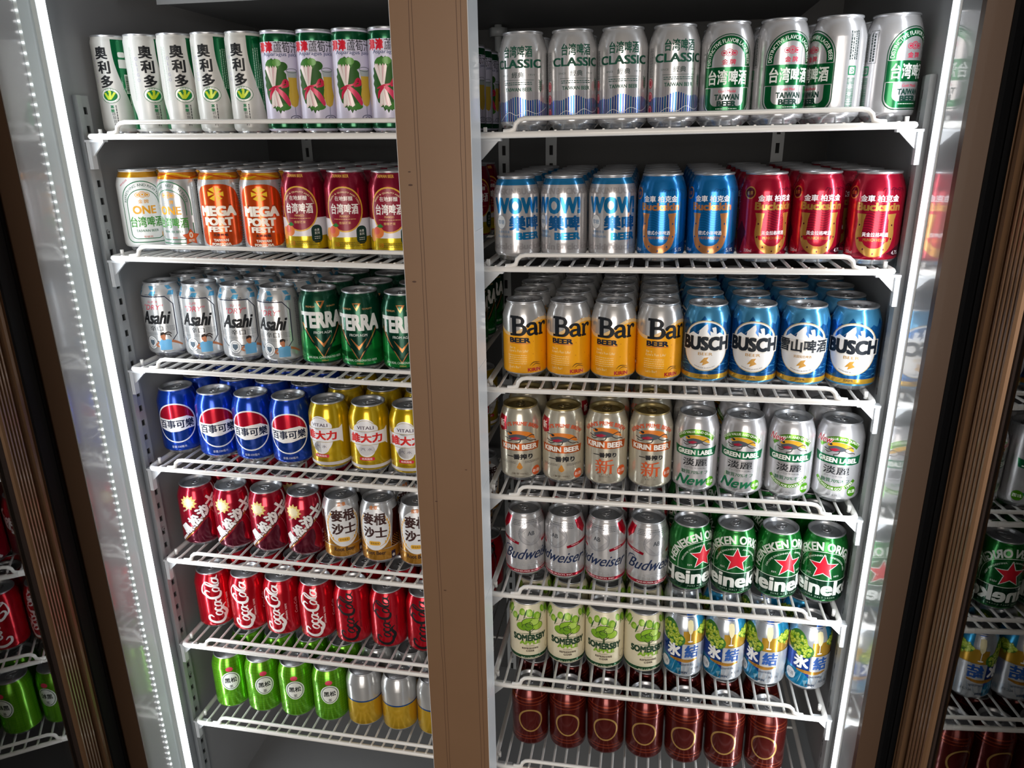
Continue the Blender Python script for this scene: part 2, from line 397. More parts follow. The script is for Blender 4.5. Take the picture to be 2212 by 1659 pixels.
def d_asparagus(A):
    A.band(6, 127, '#d6d2e6'); A.up(); g = foil('#0c5c38'); A.band(6, 13.5, g); A.band(118, 128, g)
    A.band(13.5, 14.3, '#c6c0dc')
    A.up()
    A.text('津', -27.5, 111, 14, '#d3122c', w=11.5, bold=0.07); A.text('津', -15.5, 111, 14, '#d3122c', w=11.5, bold=0.07)
    A.text('蘆筍汁', 8.5, 111, 14, '#20242a', w=34, bold=0.014)
    A.text('Asparagus juice', 0, 101.5, 6.4, '#3c4a78', w=52, bold=0.014); A.tf = (1.2, 1.16, -5, -5)
    G = '#3f7a2c'; G2 = '#2c5a20'
    # bed of leaves
    rnd = random.Random(2); pts = []
    for k in range(44):
        a = 2 * PI * k / 44; r = 1 + 0.06 * math.sin(k * 2.9) + 0.04 * rnd.random()
        pts.append((-4 + 14.5 * r * math.cos(a) + 2.5 * math.sin(a) * -1, 58 + 29 * r * math.sin(a)))
    A.poly(pts, G2); A.up(); A.ell(-7, 80, 9, 6.5, G); A.ell(-1, 83, 5, 4, '#5c9440'); A.ell(2, 34, 9, 4, G); A.ell(5, 79, 6, 5, G2)
    A.up()
    for k, (dx, c) in enumerate(((-8, '#e8d6d4'), (-5, '#dcbcbc'), (-1.6, '#efe6e0'), (1.6, '#d8b4b6'), (4.4, '#ead8d4'), (-6.5, '#efe4de'))):
        x = -7 + dx
        A.poly([(x - 1.6, 77), (x, 80), (x + 1.6, 77), (-6.5 + dx * 0.1 + 1.1, 56), (-6.5 + dx * 0.1 - 1.1, 56)], c)
        A.poly([(-6.2 + dx * 0.3 - 1, 56), (-6.2 + dx * 0.3 + 1, 56), (-3.5 + dx * 0.85 + 1.7, 34 + k % 3 * 1.2), (-3.5 + dx * 0.85 - 1.7, 33 + k % 2 * 1.5)], c); A.up()
    A.line([(-14, 53, .6), (-6, 56, 1.2), (2, 58, 1.0), (7, 63, 2.2), (9, 58, 1.5), (2, 56, 1)], 2.2, '#c61c44', smooth=4)
    A.line([(-6, 55, 1.2), (-11, 49, 1.6), (-13, 42, .5)], 2.2, '#c61c44', smooth=4); A.line([(-4, 55, 1.2), (4, 47, 2), (9, 38, 1.4), (9, 35, .4)], 3, '#cf3058', smooth=4)
    # glass of juice
    A.up(); A.poly([(9, 74), (22.5, 74), (21.5, 66), (21, 56), (23, 46), (20, 36), (16, 33.5), (12, 36), (9.4, 46), (11, 56), (10.5, 66)], '#c9a83c', 0)
    A.up(); A.poly([(9, 74), (22.5, 74), (21.7, 67), (10.4, 67)], '#aab4b4'); A.ring(15.8, 74.5, 7, 2.6, 0.6, '#5a6068'); A.rect(16, 28, 0.9, 12, '#9a9cb4'); A.ring(16.5, 21.5, 7, 3.2, 0.8, '#4a4c66'); A.ring(16.5, 21.5, 3, 1.2, 0.6, '#4a4c66')
    A.tf = (1, 1, 0, 0); A.text('原汁10%', 0, 18, 3.2, '#6a6a88', w=15); A.rect(36, 18, 6, 8, '#1c1c24'); A.dots(36, 60, 70, '#54507a', rows=3, vertical=True, h=1.0)
build_can('oligo_can', 'slim', '#c8c8c4', d_oligo)
build_can('oligo_can_b', 'slim', '#c8c8c4', d_oligo_b)
build_can('asparagus_can', 'slim', '#d6d2e6', d_asparagus)
# --- second shelf, left
def coins(A, s, z, m, k=1.0):
    A.ring(s, z, 5.2 * k, 4.6 * k, 0.8 * k, m); A.ring(s, z, 3.4 * k, 3 * k, 0.7 * k, m); A.ell(s, z, 1.5 * k, 1.3 * k, m)
    for d in (-6.6, 6.6): A.ring(s + d * k, z - 0.6 * k, 3.6 * k, 3.3 * k, 0.8 * k, m); A.ell(s + d * k, z - .6 * k, 1.6 * k, 1.5 * k, m)
def d_one(A, star=False):
    H = A.H * 1000; g = '#1f6a44'; y = '#dd9a1e'
    A.band(11, 120, foil('#d4d6d6') if star else ink('#dfe0de')); A.up()
    if star:
        A.band(H - 14, H - 4.2, foil('#e8861c')); A.up(); A.line([(-100, 113), (-60, 117), (-20, 110), (10, 116), (50, 109), (100, 115)], 2.4, foil('#f6c21e'), smooth=6); A.line([(-100, 110), (-50, 110), (-10, 115), (30, 109), (70, 114), (100, 110)], 1.6, foil('#d8501a'), smooth=6)
    else: A.band(H - 12, H - 4.2, foil('#d89a22'))
    A.tf = (1.08, 1.07, 0, 0)
    A.arch(0, 14, 98, 58, 10, g, t=1.3); A.arch(0, 19, 87, 44, 8, g, t=1.1)
    A.text('REFRESHING AND RICH TASTE', 0, 0, 3.6, '#2d5a48', w=74, bold=0.02, arc=(0, 69, 24, 0))
    A.rect(0, 47, 70, 10, ink('#dfe0de') if not star else foil('#d4d6d6'))
    A.up(); coins(A, 0, 80, y, 0.95); A.text('金牌', 0, 70.5, 5.4, y, w=14, sp=1.3, bold=0.03); A.text('ONE', 0, 59, 11.5, y, w=31, bold=0.05)
    tb_glyphs(A, 1, 42.5, 15, '#3f8a34', 44); A.text('TAIWAN BEER', 0, 30, 3.4, '#2d6a4c', w=30, bold=0.03); A.text('零糖質', 0, 21.5, 3, '#c05a40', w=12)
    A.text('NEW RELEASE', -24, 96, 2.4, '#c02848', rot=38, w=14, bold=0.03)
    if star:
        A.up(); A.star(24, 22, 12, '#c8401a', k=0.55); A.up(); A.star(24, 22, 10.5, '#e4601c', k=0.55); A.up(); A.text('0', 24, 25, 8, '#fff4e4', bold=0.05); A.text('糖質', 24, 17.5, 4, '#fff4e4', w=8, bold=0.03)
        A.dots(42, 62, 76, BK, rows=3, gap=3.4, vertical=True, h=2.0); A.rrect(50, 26, 8, 9, 1, BK, t=1.6)
    else: A.up(); A.ell(28, 24, 8, 8, '#c99022'); A.up(); A.ring(28, 24, 6.4, 6.4, 0.7, '#f4dc9a')
def d_mega(A):
    A.band(11, 120, foil('#cfd0d2')); A.up(); A.band(108, 117.8, foil('#e8861c')); A.up()
    A.line([(-100, 113), (-60, 117), (-20, 110), (10, 116), (50, 109), (100, 115)], 2.4, foil('#f6c21e'), smooth=6); A.line([(-100, 110), (-50, 110), (-10, 115), (30, 109), (70, 114), (100, 110)], 1.6, foil('#d8501a'), smooth=6)
    for k in range(26): A.line([(32, 102 - 3.6 * k), (50, 100 - 3.6 * k), (72, 96 - 3.6 * k), (100, 99 - 3.6 * k)], 1.2, foil('#8f9094'), smooth=4); A.line([(-100, 99 - 3.6 * k), (-66, 97 - 3.6 * k), (-36, 102 - 3.6 * k)], 1.2, foil('#8f9094'), smooth=3)
    o = foil('#e2541a'); A.tf = (1.2, 1, 0, 0.5); A.poly([(-26, 74), (-24, 90), (-16, 99), (0, 101.5), (14, 100), (24, 92), (29, 76), (30, 50), (28, 22), (20, 13.5), (0, 12.5), (-19, 13.5), (-25, 22), (-26, 50)], o, 4)
    A.up(); y = '#eec21c'
    for k in range(6):
        a = R_(60 * k + 30 + 30); c, s_ = math.cos(a), math.sin(a); P = []
        for u, v in ((1.2, 0), (9.5, 3.6), (9.5, -3.6)): P.append((0 + u * c - v * s_, 87.5 + u * s_ + v * c))
        if k % 1 == 0: A.poly(P, y)
    wh = '#f6f0e4'; A.tf = (1.1, 0.98, 0, -5)
    A.text('MEGA', 0, 70, 15, wh, w=50, bold=0.085); A.text('PORT', -1, 54.5, 12, wh, w=40, bold=0.085); A.text('FEST.', 0, 43, 8.5, wh, w=31, bold=0.085)
    A.text('大港開唱', 0, 34.5, 4.4, BK, w=20, bold=0.05); A.text('TAIWAN', 0, 26.5, 4, wh, w=20, bold=0.08); A.text('FORMOSA', 0, 20.5, 4, wh, w=26, bold=0.08); A.text('20', -17, 78, 2.6, BK, bold=0.05); A.text('25', 17, 78, 2.6, BK, bold=0.05)
def d_mango(A):
    mr = foil('#8f1030'); A.band(56, 118.5, mr); A.band(30, 56, '#d8d4da'); A.band(11, 30, foil('#d9bd22')); A.up(); A.tf = (1.13, 1.03, 0, 2)
    A.ell(0, 65, 24.5, 31, '#d8a63a'); A.up(); A.ell(0, 65, 22.6, 29, '#8a0f2c'); A.up()
    A.text('FRESH ★ QUALITY AND TASTY', 0, 0, 2.8, '#e8d0a0', w=52, bold=0.03, arc=(0, 69, 19.5, 8)); A.text('TAIWAN BEER', -4, 109.5, 4.2, '#dba84a', w=26, bold=0.035)
    A.text('在地鮮釀', 0, 80, 6.4, '#f0e6e0', w=23, bold=0.03); tb_glyphs(A, 0, 66, 14.5, '#f4eeea', 36); A.text('MANGO', 0, 56, 3, '#dcae70', w=12, bold=0.03)
    A.dots(0, 52, 28, '#dcae70', rows=1, h=0.8); A.text('香郁芒果', 0, 47, 3.6, '#dcae70', w=15, bold=0.02)
    A.ell(-16, 35, 8, 8, '#e07a3a'); A.ell(-25, 31, 6, 9, '#e8a050'); A.up(); A.ell(-18, 37, 4.5, 5, '#d85a44'); A.poly([(-18, 43), (-12, 47), (-8, 43), (-13, 41)], '#2e7a34')
    A.rrect(21, 30, 15, 25, 7, '#14322c'); A.up(); A.text('水果', 21, 35.5, 3.6, '#e8eae4', w=7); A.text('系列', 21, 31, 3.6, '#e8eae4', w=7); A.dots(21, 26, 8, '#e8eae4', rows=2, gap=2.6)
    A.text('28', -13, 17.5, 6, '#c87414', bold=0.0); A.dots(8, 20, 34, '#5a4612', rows=3, gap=2.4, h=0.8); A.rect(44, 40, 9, 34, '#e6e4e6'); A.up(); A.bars(44, 40, 28, 6, BK, vertical=False)
build_can('one_can', '350', '#dfe0de', lambda A: d_one(A, False)); build_can('one_star_can', '350', foil('#d4d6d6'), lambda A: d_one(A, True))
build_can('mega_can', '350', foil('#cfd0d2'), d_mega); build_can('mango_can', '350', foil('#8f1030'), d_mango)
# --- third shelf, left
def d_asahi(A, var=0):
    A.band(12, 118.5, foil('#d6d8da')); A.up(); sk = foil('#5fb0dc')
    for k in range(7):
        s = -90 + 30 * k; A.poly([(s - 7, 117), (s + 1, 117), (s + 5, 111), (s - 3, 111)], sk); A.poly([(s - 2, 109), (s + 7, 109), (s + 4, 102), (s - 6, 103)], sk)
    A.text('OFFICIAL BEER', -2, 103, 3, '#2c3036', w=26, bold=0.02)
    A.tf = (1.1, 1.07, 0, 0)
    o = [(-26, 94), (18, 94), (28, 82), (28, 36), (20, 26), (-18, 26), (-28, 36), (-28, 84)]
    A.poly(o, foil('#dddfe0')); A.up(); A.line(o, 1.5, '#1b2238', closed=True)
    A.text('SUPER', 0, 86.5, 3.6, '#b0203c', w=15, shear=0.2); A.text('"DRY"', 0, 78.5, 8, '#c01c3c', w=29, shear=0.25, bold=0.01)
    # big italic wordmark
    A.text('Asahi', 0, 62.5, 20, BK, w=46, bold=0.055, shear=0.42); A.line([(-22, 58, .3), (-16, 61, 1), (-9, 60, .4)], 1.6, BK, smooth=3)
    A.text('辛口', 0, 46, 8, BK, w=20, bold=0.02); A.dots(-20, 49, 13, '#53565c', rows=4, gap=2.1, h=0.6); A.dots(19, 49, 14, '#53565c', rows=4, gap=2.1, h=0.6); A.dots(0, 39, 42, '#53565c', rows=2, gap=2, h=0.6)
    cx = -10 if var == 0 else -7
    A.ell(cx, 24, 9.4, 10.5, '#e8eaec'); A.up(); A.ring(cx, 24, 9.4, 10.5, 0.7, '#39434e'); A.ring(cx, 24, 6.4, 7.2, 0.5, '#39434e'); A.poly([(cx - 4, 28), (cx + 4, 28), (cx + 4, 23), (cx, 18.5), (cx - 4, 23)], '#5a6a78'); A.text('CITY', 0, 0, 1.9, '#39434e', arc=(cx, 24, 8, 0), low=True)
    # printed footballer in a sky-blue shirt
    k = 1.0; sx = 9 if var == 0 else 14
    A.up(); sk2 = '#b5704a'; A.poly([(sx - 7, 12.5), (sx + 9, 12.5), (sx + 9, 22), (sx + 12, 26), (sx + 5, 29), (sx - 4, 29), (sx - 9, 25), (sx - 7, 20)], '#68aedb')
    A.up(); A.ell(sx - 1, 34, 3.6, 4.8, sk2); A.poly([(sx - 3, 31), (sx + 2, 31), (sx + 2, 28), (sx - 2, 28)], sk2); A.line([(sx + 10, 26, 1.2), (sx + 17, 23, 1), (sx + 25, 18, .7)], 3.2, sk2, smooth=3); A.line([(sx - 8, 25, 1), (sx - 12, 20, 1), (sx - 8, 18, .8)], 2.8, sk2, smooth=3)
    A.up(); A.poly([(sx - 4.6, 35), (sx - 4, 39), (sx, 40.5), (sx + 3.5, 38), (sx + 2.4, 34), (sx + 1, 37)], '#2a1c18')
    if var == 0: A.line([(sx + 2, 38, 1), (sx + 7, 40, 1), (sx + 11, 37, .6)], 1.8, '#2a1c18', smooth=3); A.line([(sx + 3, 37, 1), (sx + 8, 36, 1), (sx + 10, 32, .6)], 1.6, '#2a1c18', smooth=3)
    A.dots(38, 62, 72, '#40444c', rows=4, gap=2.6, vertical=True, h=1.1); A.rect(50, 58, 3, 40, '#30343a')
def d_terra(A):
    g = foil('#0b4a33'); gl = foil('#128a3c'); A.band(11, 118.5, g); A.up(); A.band(11, 36, gl)
    A.poly([(-60, 36), (-32, 62), (-2, 18), (30, 62), (60, 36), (60, 30), (-60, 30)], gl); A.up(); A.poly([(-29, 60), (29, 60), (1, 17)], foil('#0b3f30')); cu = foil('#c8814a')
    A.up(); A.line([(-33, 72), (-1, 18), (31, 72)], 2.2, cu); A.line([(-12, 52, .2), (0, 37, 2), (12, 52, .2)], 3, cu); A.line([(-19, 44), (0, 27), (19, 44)], 2.2, foil('#0a3324'))
    A.poly([(-7, 106), (7, 106), (0, 94.5)], cu); A.up(); A.poly([(-4.5, 104.8), (3, 104.8), (-1, 98)], g); A.text('PREMIUM', -16, 97.5, 2.8, '#b98a5a', w=15, bold=0.03); A.text('QUALITY', 16, 97.5, 2.8, '#b98a5a', w=15, bold=0.03)
    A.text('TERRA', 0, 77, 25, '#dfe1df', w=68, bold=0.07); A.text('FROM AGM', 0, 57.5, 4, '#d3d6d2', w=27, bold=0.02); A.text('100% REAL CARBONATED BEER', 0, 18, 3.4, '#cfe0d2', w=54, bold=0.02); A.text('500ml', 0, 13.2, 2.6, '#c8a05a', w=10)
build_can('asahi_can', '350', foil('#d6d8da'), lambda A: d_asahi(A, 0)); build_can('asahi_can_b', '350', foil('#d6d8da'), lambda A: d_asahi(A, 1)); build_can('terra_can', '350', foil('#0b4a33'), d_terra)
# --- fourth shelf, left
def d_pepsi(A):
    b = foil('#1244b4'); A.band(11, 111.5, b); A.up()
    A.tf = (1.17, 1.13, 0, -5.3); A.ell(0, 56, 29, 31, '#eef0f2'); A.up(); A.ell(0, 56, 27, 29, '#f2f2f2'); A.up()
    rx, rz = 27, 29
    top = [(rx * math.cos(R_(a)), 56 + rz * math.sin(R_(a))) for a in range(8, 166, 6)]
    A.poly(top + [(-20, 63), (-8, 62), (4, 65), (16, 66)], foil('#d01432'))
    bot = [(rx * math.cos(R_(a)), 56 + rz * math.sin(R_(a))) for a in range(196, 346, 6)]
    A.poly(bot + [(16, 46), (4, 43), (-8, 42), (-18, 45)], foil('#0d3a94'))
    A.up(); A.text('百事可樂', 0, 54.5, 13, '#0f1c3c', w=50, bold=0.04); A.tf = (1, 1, 0, 0); A.text('容量:330毫升', 0, 16, 4.2, '#dfe4f0', w=24)
    for k in range(5): A.line([(34 + 3 * k, 20, .2), (40 + 2 * k, 32, 1), (37 + 4 * k, 46, .2)], 1.3, foil('#3c74da'), smooth=4)
def d_vitali(A):
    y = foil('#cfae14'); A.band(11, 118.5, y); A.up(); A.band(12.5, 18, '#dcd8dc'); wh = '#e6e6ea'; A.tf = (1.13, 1.15, 0, -3)
    for s0 in (0, 92):
        A.ell(s0, 60, 19, 27, wh); A.ell(s0, 79, 13, 11, wh); A.ell(s0 - 9, 74, 9, 8, wh); A.ell(s0 + 9, 74, 9, 8, wh); A.ell(s0, 41, 12, 10, wh); A.rect(s0, 61, 56, 20, wh); A.poly([(s0 - 28, 71), (s0 - 33, 75), (s0 - 33, 47), (s0 - 28, 51)], wh); A.poly([(s0 + 28, 71), (s0 + 33, 75), (s0 + 33, 47), (s0 + 28, 51)], wh)
        A.up(); A.line([(s0 - 28, 71), (s0 + 28, 71)], 0.6, '#a08a10'); A.line([(s0 - 28, 50), (s0 + 28, 50)], 0.6, '#a08a10'); A.line([(s0 - 12, 82), (s0 - 5, 87), (s0 + 5, 87), (s0 + 12, 82)], 0.6, '#a08a10', smooth=4)
        A.text('VITALI', s0, 76.5, 5, '#3c2040', w=24, bold=0.02); A.text('維大力', s0, 60.5, 14.5, '#d2201e', w=48, bold=0.06); A.text('汽水', s0, 43, 4.6, '#45405c', w=17, sp=1.6)
    A.rrect(0, 28, 22, 5, 2.4, '#c8203a'); A.up(); A.text('經典風味', 0, 28, 3.2, '#f4e4e4', w=15, bold=0.02); A.text('ORIGINAL', 0, 21.5, 2.2, '#6a5408', w=14)
build_can('cola_blue_can', '330', foil('#1244b4'), d_pepsi); build_can('vitali_can', '330', foil('#cfae14'), d_vitali, zs=0.943)
# --- fifth shelf, left
def d_sarsa(A):
    r = foil('#a80f2c'); A.band(11, 118.5, r); A.up()
    A.line([(-44, 11, 1), (-26, 30, 1), (0, 60, 1), (22, 84, 1), (34, 104, 1), (35, 118, .8)], 4.5, '#d8d4d4', smooth=6); A.line([(-38, 11, 1), (-20, 30, 1), (6, 60, 1), (27, 84, .8), (37, 104, .4)], 2.0, foil('#c89440'), smooth=6)
    A.poly([(-34, 11), (-14, 31), (10, 58), (16, 40), (12, 24), (20, 11)], foil('#5e0c26'), 4); A.line([(10, 84, .3), (24, 60, 1), (30, 34, .6), (22, 11, .3)], 0.9, foil('#e08090'), smooth=5); A.line([(46, 90, .3), (52, 60, 1), (46, 34, .6), (54, 11, .3)], 0.9, foil('#e04058'), smooth=5)
    A.up(); A.star(-19, 92, 15, '#e8cf7a', k=0.72, n=11); A.up(); A.star(-19, 92, 10, '#f0e6bc', k=0.75, n=9)
    A.up(); wh = '#ececec'
    for k, ch in enumerate('黑松沙士'):
        s, z = -28 + 16 * k, 39 + 17.5 * k; sc = (19, 20.5, 22, 24)[k]
        A.text(ch, s + .5, z - .5, sc + 3.4, '#43061a', w=sc + 3.5, rot=42, bold=0.11); A.up(); A.text(ch, s, z, sc + 1, wh, w=sc + 0.5, rot=42, bold=0.07)
    A.text('HeySong', -22, 80, 4.5, '#e4d8c4', rot=40, w=20, shear=0.2, bold=0.02); A.rrect(34, 44, 6, 7, 1, '#e8c8d0', t=1.0); A.text('330', 34, 30, 3.4, '#e8c8d0'); A.dots(34, 25, 9, '#e8c8d0', rows=2)
def d_root(A):
    s_ = foil('#cfd1d4'); g = foil('#c48c34'); A.band(11, 118.5, s_); A.up()
    A.tf = (1.05, 1.28, 0, -7.5)
    A.band(11, 33, g); A.poly([(27, 33), (29, 48), (31, 66), (34, 88), (60, 88), (80, 84), (90, 60), (90, 33)], foil('#4c1c14')); A.poly([(-27, 33), (-29, 48), (-31, 66), (-33, 84), (-60, 84), (-80, 84), (-90, 60), (-90, 33)], foil('#4c1c14'))
    A.poly([(-27, 33), (-25, 46), (-16, 36), (0, 31), (16, 36), (25, 46), (27, 33)], g); A.up()
    for r in range(9):
        for c in range(34):
            s = -90 + c * 5.4 + (r % 2) * 2.7; z = 33 + r * 2.0
            if abs(s) > 20 + (r * 1.4): A.rect(s, z, 1.9, 1.1, foil('#d8a040'))
    A.ell(0, 62, 28, 32, '#dddfe2'); A.up()
    for sg in (-1, 1):
        A.line([(sg * 8, 36, .4), (sg * 20, 44, 1), (sg * 26, 60, 1), (sg * 26, 78, .4)], 1.2, '#d8a030', smooth=5)
        for k in range(9):
            a = R_(-46 + 11 * k); A.ell(sg * 25.5 * math.cos(a), 62 + 27 * math.sin(a), 1.3, 2.6, '#e0aa3a', n=8)
    A.text('麥根', 1, 78, 18, '#3a1e1c', w=40, bold=0.055); A.text('沙士', 1, 57.5, 17, '#3a1e1c', w=40, bold=0.055); A.text('金車', 0, 94, 5.4, '#c8742c', w=16, bold=0.05)
    A.rrect(0, 41, 19, 6.4, 3, '#e2ac38'); A.up(); A.text('麥根風味', 0, 41, 3.2, '#3a2410', w=14); A.text('Root Beer', 0, 26, 6, '#2c1a18', w=34, bold=0.035); A.rect(30, 20, 8, 12, '#2a2038'); A.up(); A.ell(30, 19, 2.5, 2.5, '#cfc8c0')
build_can('sarsaparilla_can', '330', foil('#a80f2c'), d_sarsa, zs=0.943); build_can('root_can', '330', foil('#cfd1d4'), d_root, zs=0.943)
# --- sixth shelf, left
def script_cola(A, m, cs=0.0):
    """vertical flowing script: reads upwards"""
    def T(pts): return [(cs - v * 1.0, 10 + u, w_) for u, v, w_ in pts]
    # horizontal design coordinates u (0..88), v (0..30), later turned by 90 degrees
    def L(pts, wd=3.2): A.line(T([(u, v, w_) for u, v, w_ in pts]), wd, m, smooth=6)
    def o(u, v, rx=3.6, ry=4.6): 
        A.line(T([(u + rx * math.cos(a) + 0.3 * ry * math.sin(a), v + ry * math.sin(a), 0.55 + 0.5 * abs(math.cos(a + 0.5))) for a in [2 * PI * k / 16 for k in range(16)]]), 2.6, m, closed=True)
    L([(14, 6, .3), (18, 10, .9), (16, 13, 1), (9, 12, 1.1), (4, 4, 1.3), (4, -5, 1.5), (10, -10, 1.2), (18, -9, .6)]); L([(10, -10, 1), (20, -13, 1.5), (30, -8, 1.2), (36, -13, .3)], 3.2)
    o(20, -2); L([(32, 1.5, .8), (29, 3, 1), (26, 0, 1.2), (26, -5, 1.2), (30, -6.5, 1), (34, -4, .4)], 2.6); o(37, -2); L([(41.5, 3, 1), (41, -4, 1.1), (44, -6.5, .5)], 2.6)
    L([(43, 0, .9), (48, 0.6, .9)], 2.6)
    L([(61, 7, .3), (64, 12, .9), (59, 14.5, 1), (51, 9, 1.2), (49, 0, 1.5), (51, -6, 1.3), (58, -8, .8), (61, -5, .3)]); o(64, -1.5); L([(70, -6, .9), (71, 4, 1.1), (77, 14, .9), (78, 10, .6), (73, 2, .8), (72, -5, .9), (75, -7, .4)], 2.6); o(79, -2); L([(84, 3.5, 1), (83, -4, 1.1), (87, -6.5, .3)], 2.6); L([(51, 9, .3), (60, 18, 1.1), (72, 17, .9), (78, 14, .3)], 2.2)
def d_coke(A, zero=False):
    r = foil('#c40d24'); A.band(11, 111.5, r); A.up()
    m = '#101114' if zero else '#eeecec'
    A.tf = (1.22, 1.13, -1, 0); script_cola(A, m, 2); A.tf = (1, 1, 0, 0); A.text('ZERO SUGAR' if zero else 'ORIGINAL TASTE', 21, 54, 3.0, '#3a0c14' if zero else '#ecd8d8', rot=90, w=34, bold=0.03)
    for k in range(7): A.line([(24 + 3 * k, 14, .3), (30 + 3 * k, 24 + 2 * k, 1), (28 + 5 * k, 40 + 2 * k, .2)], 0.8, foil('#e8485a'), smooth=4)
    A.up(); A.text('Coca-Cola', 40, 60, 6, '#e4a0a8' if not zero else '#1a1214', rot=90, w=32, shear=0.3)
build_can('cola_red_can', '330', foil('#c40d24'), lambda A: d_coke(A)); build_can('cola_zero_can', '330', foil('#b40d22'), lambda A: d_coke(A, True))
def d_lime(A):
    g = foil('#6cb41e'); A.band(11, 111.5, g); A.up(); rnd = random.Random(4)
    for z in range(14, 108, 5): A.line([(-104 + 16 * k, z + rnd.uniform(-.8, .8)) for k in range(14)], 0.5, foil('#3c8a14'), smooth=2)
    for k in range(-17, 18): A.line([(k * 6, 12), (k * 6 + rnd.uniform(-.8, .8), 60), (k * 6, 108)], 0.5, foil('#3c8a14'))
    A.up(); A.ell(-4, 92, 6.5, 4.6, '#d83c5a'); A.ell(-4, 66, 17, 20, '#e8ece8'); A.up(); A.ring(-4, 66, 15, 18, 1.2, '#1e4a2a'); A.text('黑松', -4, 68, 11, '#1c2420', w=22, bold=0.04); A.text('茶', -4, 54, 7, '#1c2420', bold=0.03)
def d_plain_red(A):
    A.band(11, 118.5, foil('#5c1814')); A.up()
    for z in (104, 98, 92, 20, 26): A.band(z, z + 2, foil('#8e3a24'))
    A.ell(0, 60, 22, 24, foil('#c8a05c')); A.up(); A.ell(0, 60, 19, 21, foil('#5c1814'))
def d_yellow_top(A):
    A.band(11, 111.5, foil('#c9cbcc')); A.up(); A.band(11, 60, foil('#d8b030')); A.band(60, 63, foil('#2a5a9c'))
build_can('green_grid_can', '330', foil('#6cb41e'), d_lime); build_can('dark_red_can', '350', foil('#5c1814'), d_plain_red); build_can('silver_yellow_can', '330', foil('#c9cbcc'), d_yellow_top)
# --- top shelf, right
def d_classic(A):
    A.band(12, 108, foil('#cfcfd0')); A.up(); g = '#0b4a38'; A.tf = (1.1, 1, 0, 11)
    tb_glyphs(A, 0, 86, 14, g, 36); A.text('CLASSIC', 0, 71.5, 10.5, g, w=60, bold=0.052)
    A.text('經典', 0, 58, 7, '#17302c', w=15, bold=0.02); A.text('SINCE', -17, 58, 2.2, '#3a4a48', w=9); A.text('1919', 17, 58, 2.2, '#3a4a48', w=8); A.rect(0, 52, 39, 0.5, '#2b4440'); A.dots(0, 49, 36, '#31504a', rows=2, gap=2.3, h=1.1); A.text('TAIWAN BEER', 0, 40.5, 4.6, g, w=34, bold=0.04)
    for sg in (-1, 1):
        for k in range(5): A.line([(29, 38 + 2.6 * k), (29 + sg * 2.6, 42 + 2.6 * k)], 1.0, g)
    A.line([(29, 36), (29, 60)], 0.5, g)
    A.tf = (1, 1, 0, 0); cols = ['#1d49a8', '#2c62c4', '#1f7ab0', '#16389a']
    for k in range(46):
        s = -76 + 3.3 * k
        if -44 < s < 60:
            top = 34 + 9 * math.exp(-((s + 2) / 16) ** 2) + 5 * math.exp(-((s - 26) / 10) ** 2) + 3 * math.exp(-((s + 30) / 8) ** 2)
            A.rrect(s, (12.5 + top) / 2, 1.8, top - 12.5, 1.0, foil(cols[k % 4])); A.rect(s + 1.65, 30, 0.3, 36, '#7c7088'); A.rect(s, (top + 49) / 2, 0.35, 49 - top, '#6a5c70')
    A.up(); A.line([(-30, 14), (-14, 24), (-2, 20), (10, 26), (26, 22), (44, 30)], 0.7, '#cfd2d6', smooth=5)
    for z in (22, 38, 54): A.ell(-42, z, 5, 6, '#c0344c'); 
    A.up(); [A.ring(-42, z, 3.6, 4.4, .7, '#e6dcdc') for z in (22, 38, 54)]; A.dots(-44, 78, 34, '#2c3436', rows=4, gap=2, vertical=True, h=0.9)
    A.dots(46, 66, 60, '#2c3436', rows=4, gap=2.6, vertical=True, h=1.3, seed=12)
def d_gold(A):
    A.band(12, 98, foil('#cfcfd2')); A.up(); g = foil('#0a6a3a'); gd = ink('#0a3e28'); sv = foil('#cdcdd0')
    A.arch(0, 14, 107, 63, 15, gd); A.up(); A.arch(0, 15.2, 105.8, 60.6, 14.3, sv); A.up(); A.arch(0, 16.4, 104.6, 58.2, 13.5, g); A.up()
    A.arch(0, 24, 95.5, 42, 7, sv, None); A.up(); A.arch(0, 25, 94.5, 40, 6.5, sv, t=0.7)
    A.rect(0, 57.5, 60, 24, g); A.up(); A.rect(0, 69.6, 58, 0.8, sv); A.rect(0, 45.4, 58, 0.8, sv)
    A.text('DISTINCTIVE FLAVOR LAGER BEER', 0, 0, 4.6, '#e4ece4', w=84, bold=0.02, arc=(0, 74.2, 25.4, 0))
    r = '#c22c4c'; coins(A, 0, 85.5, r, 0.95); A.text('金牌', 0, 75, 6.4, r, w=17, sp=1.3, bold=0.04); tb_glyphs(A, 0, 57.5, 17.5, '#e8ece8', 50)
    A.text('Gold Medal', 0, 41.5, 3.4, r, w=21, bold=0.03); A.text('TAIWAN', 0, 34.5, 6.8, '#0d3a30', w=31, bold=0.06); A.text('BEER', 0, 26.8, 6.8, '#0d3a30', w=24, bold=0.075)
    A.dots(0, 21, 26, '#d6e4d8', rows=1, h=0.9); A.dots(48, 88, 32, '#2c3c3a', rows=4, gap=2.8, vertical=True, h=1.6); A.rrect(-50, 86, 12, 36, 0.4, '#34443e', t=0.4); A.dots(-52, 86, 32, '#2c3c3a', rows=2, gap=4, vertical=True, h=2.2, seed=3); A.dots(-62, 86, 32, '#2c3c3a', rows=2, gap=3.6, vertical=True, h=1.6, seed=6)
    for s in (52, -58): A.rrect(s, 60, 8.5, 9, 1, '#1d7a50', t=1.7); A.ring(s, 60, 2.4, 2.4, 1.2, '#1d7a50', n=4); A.bars(s, 34, 34, 10, '#1f5c42', vertical=False)
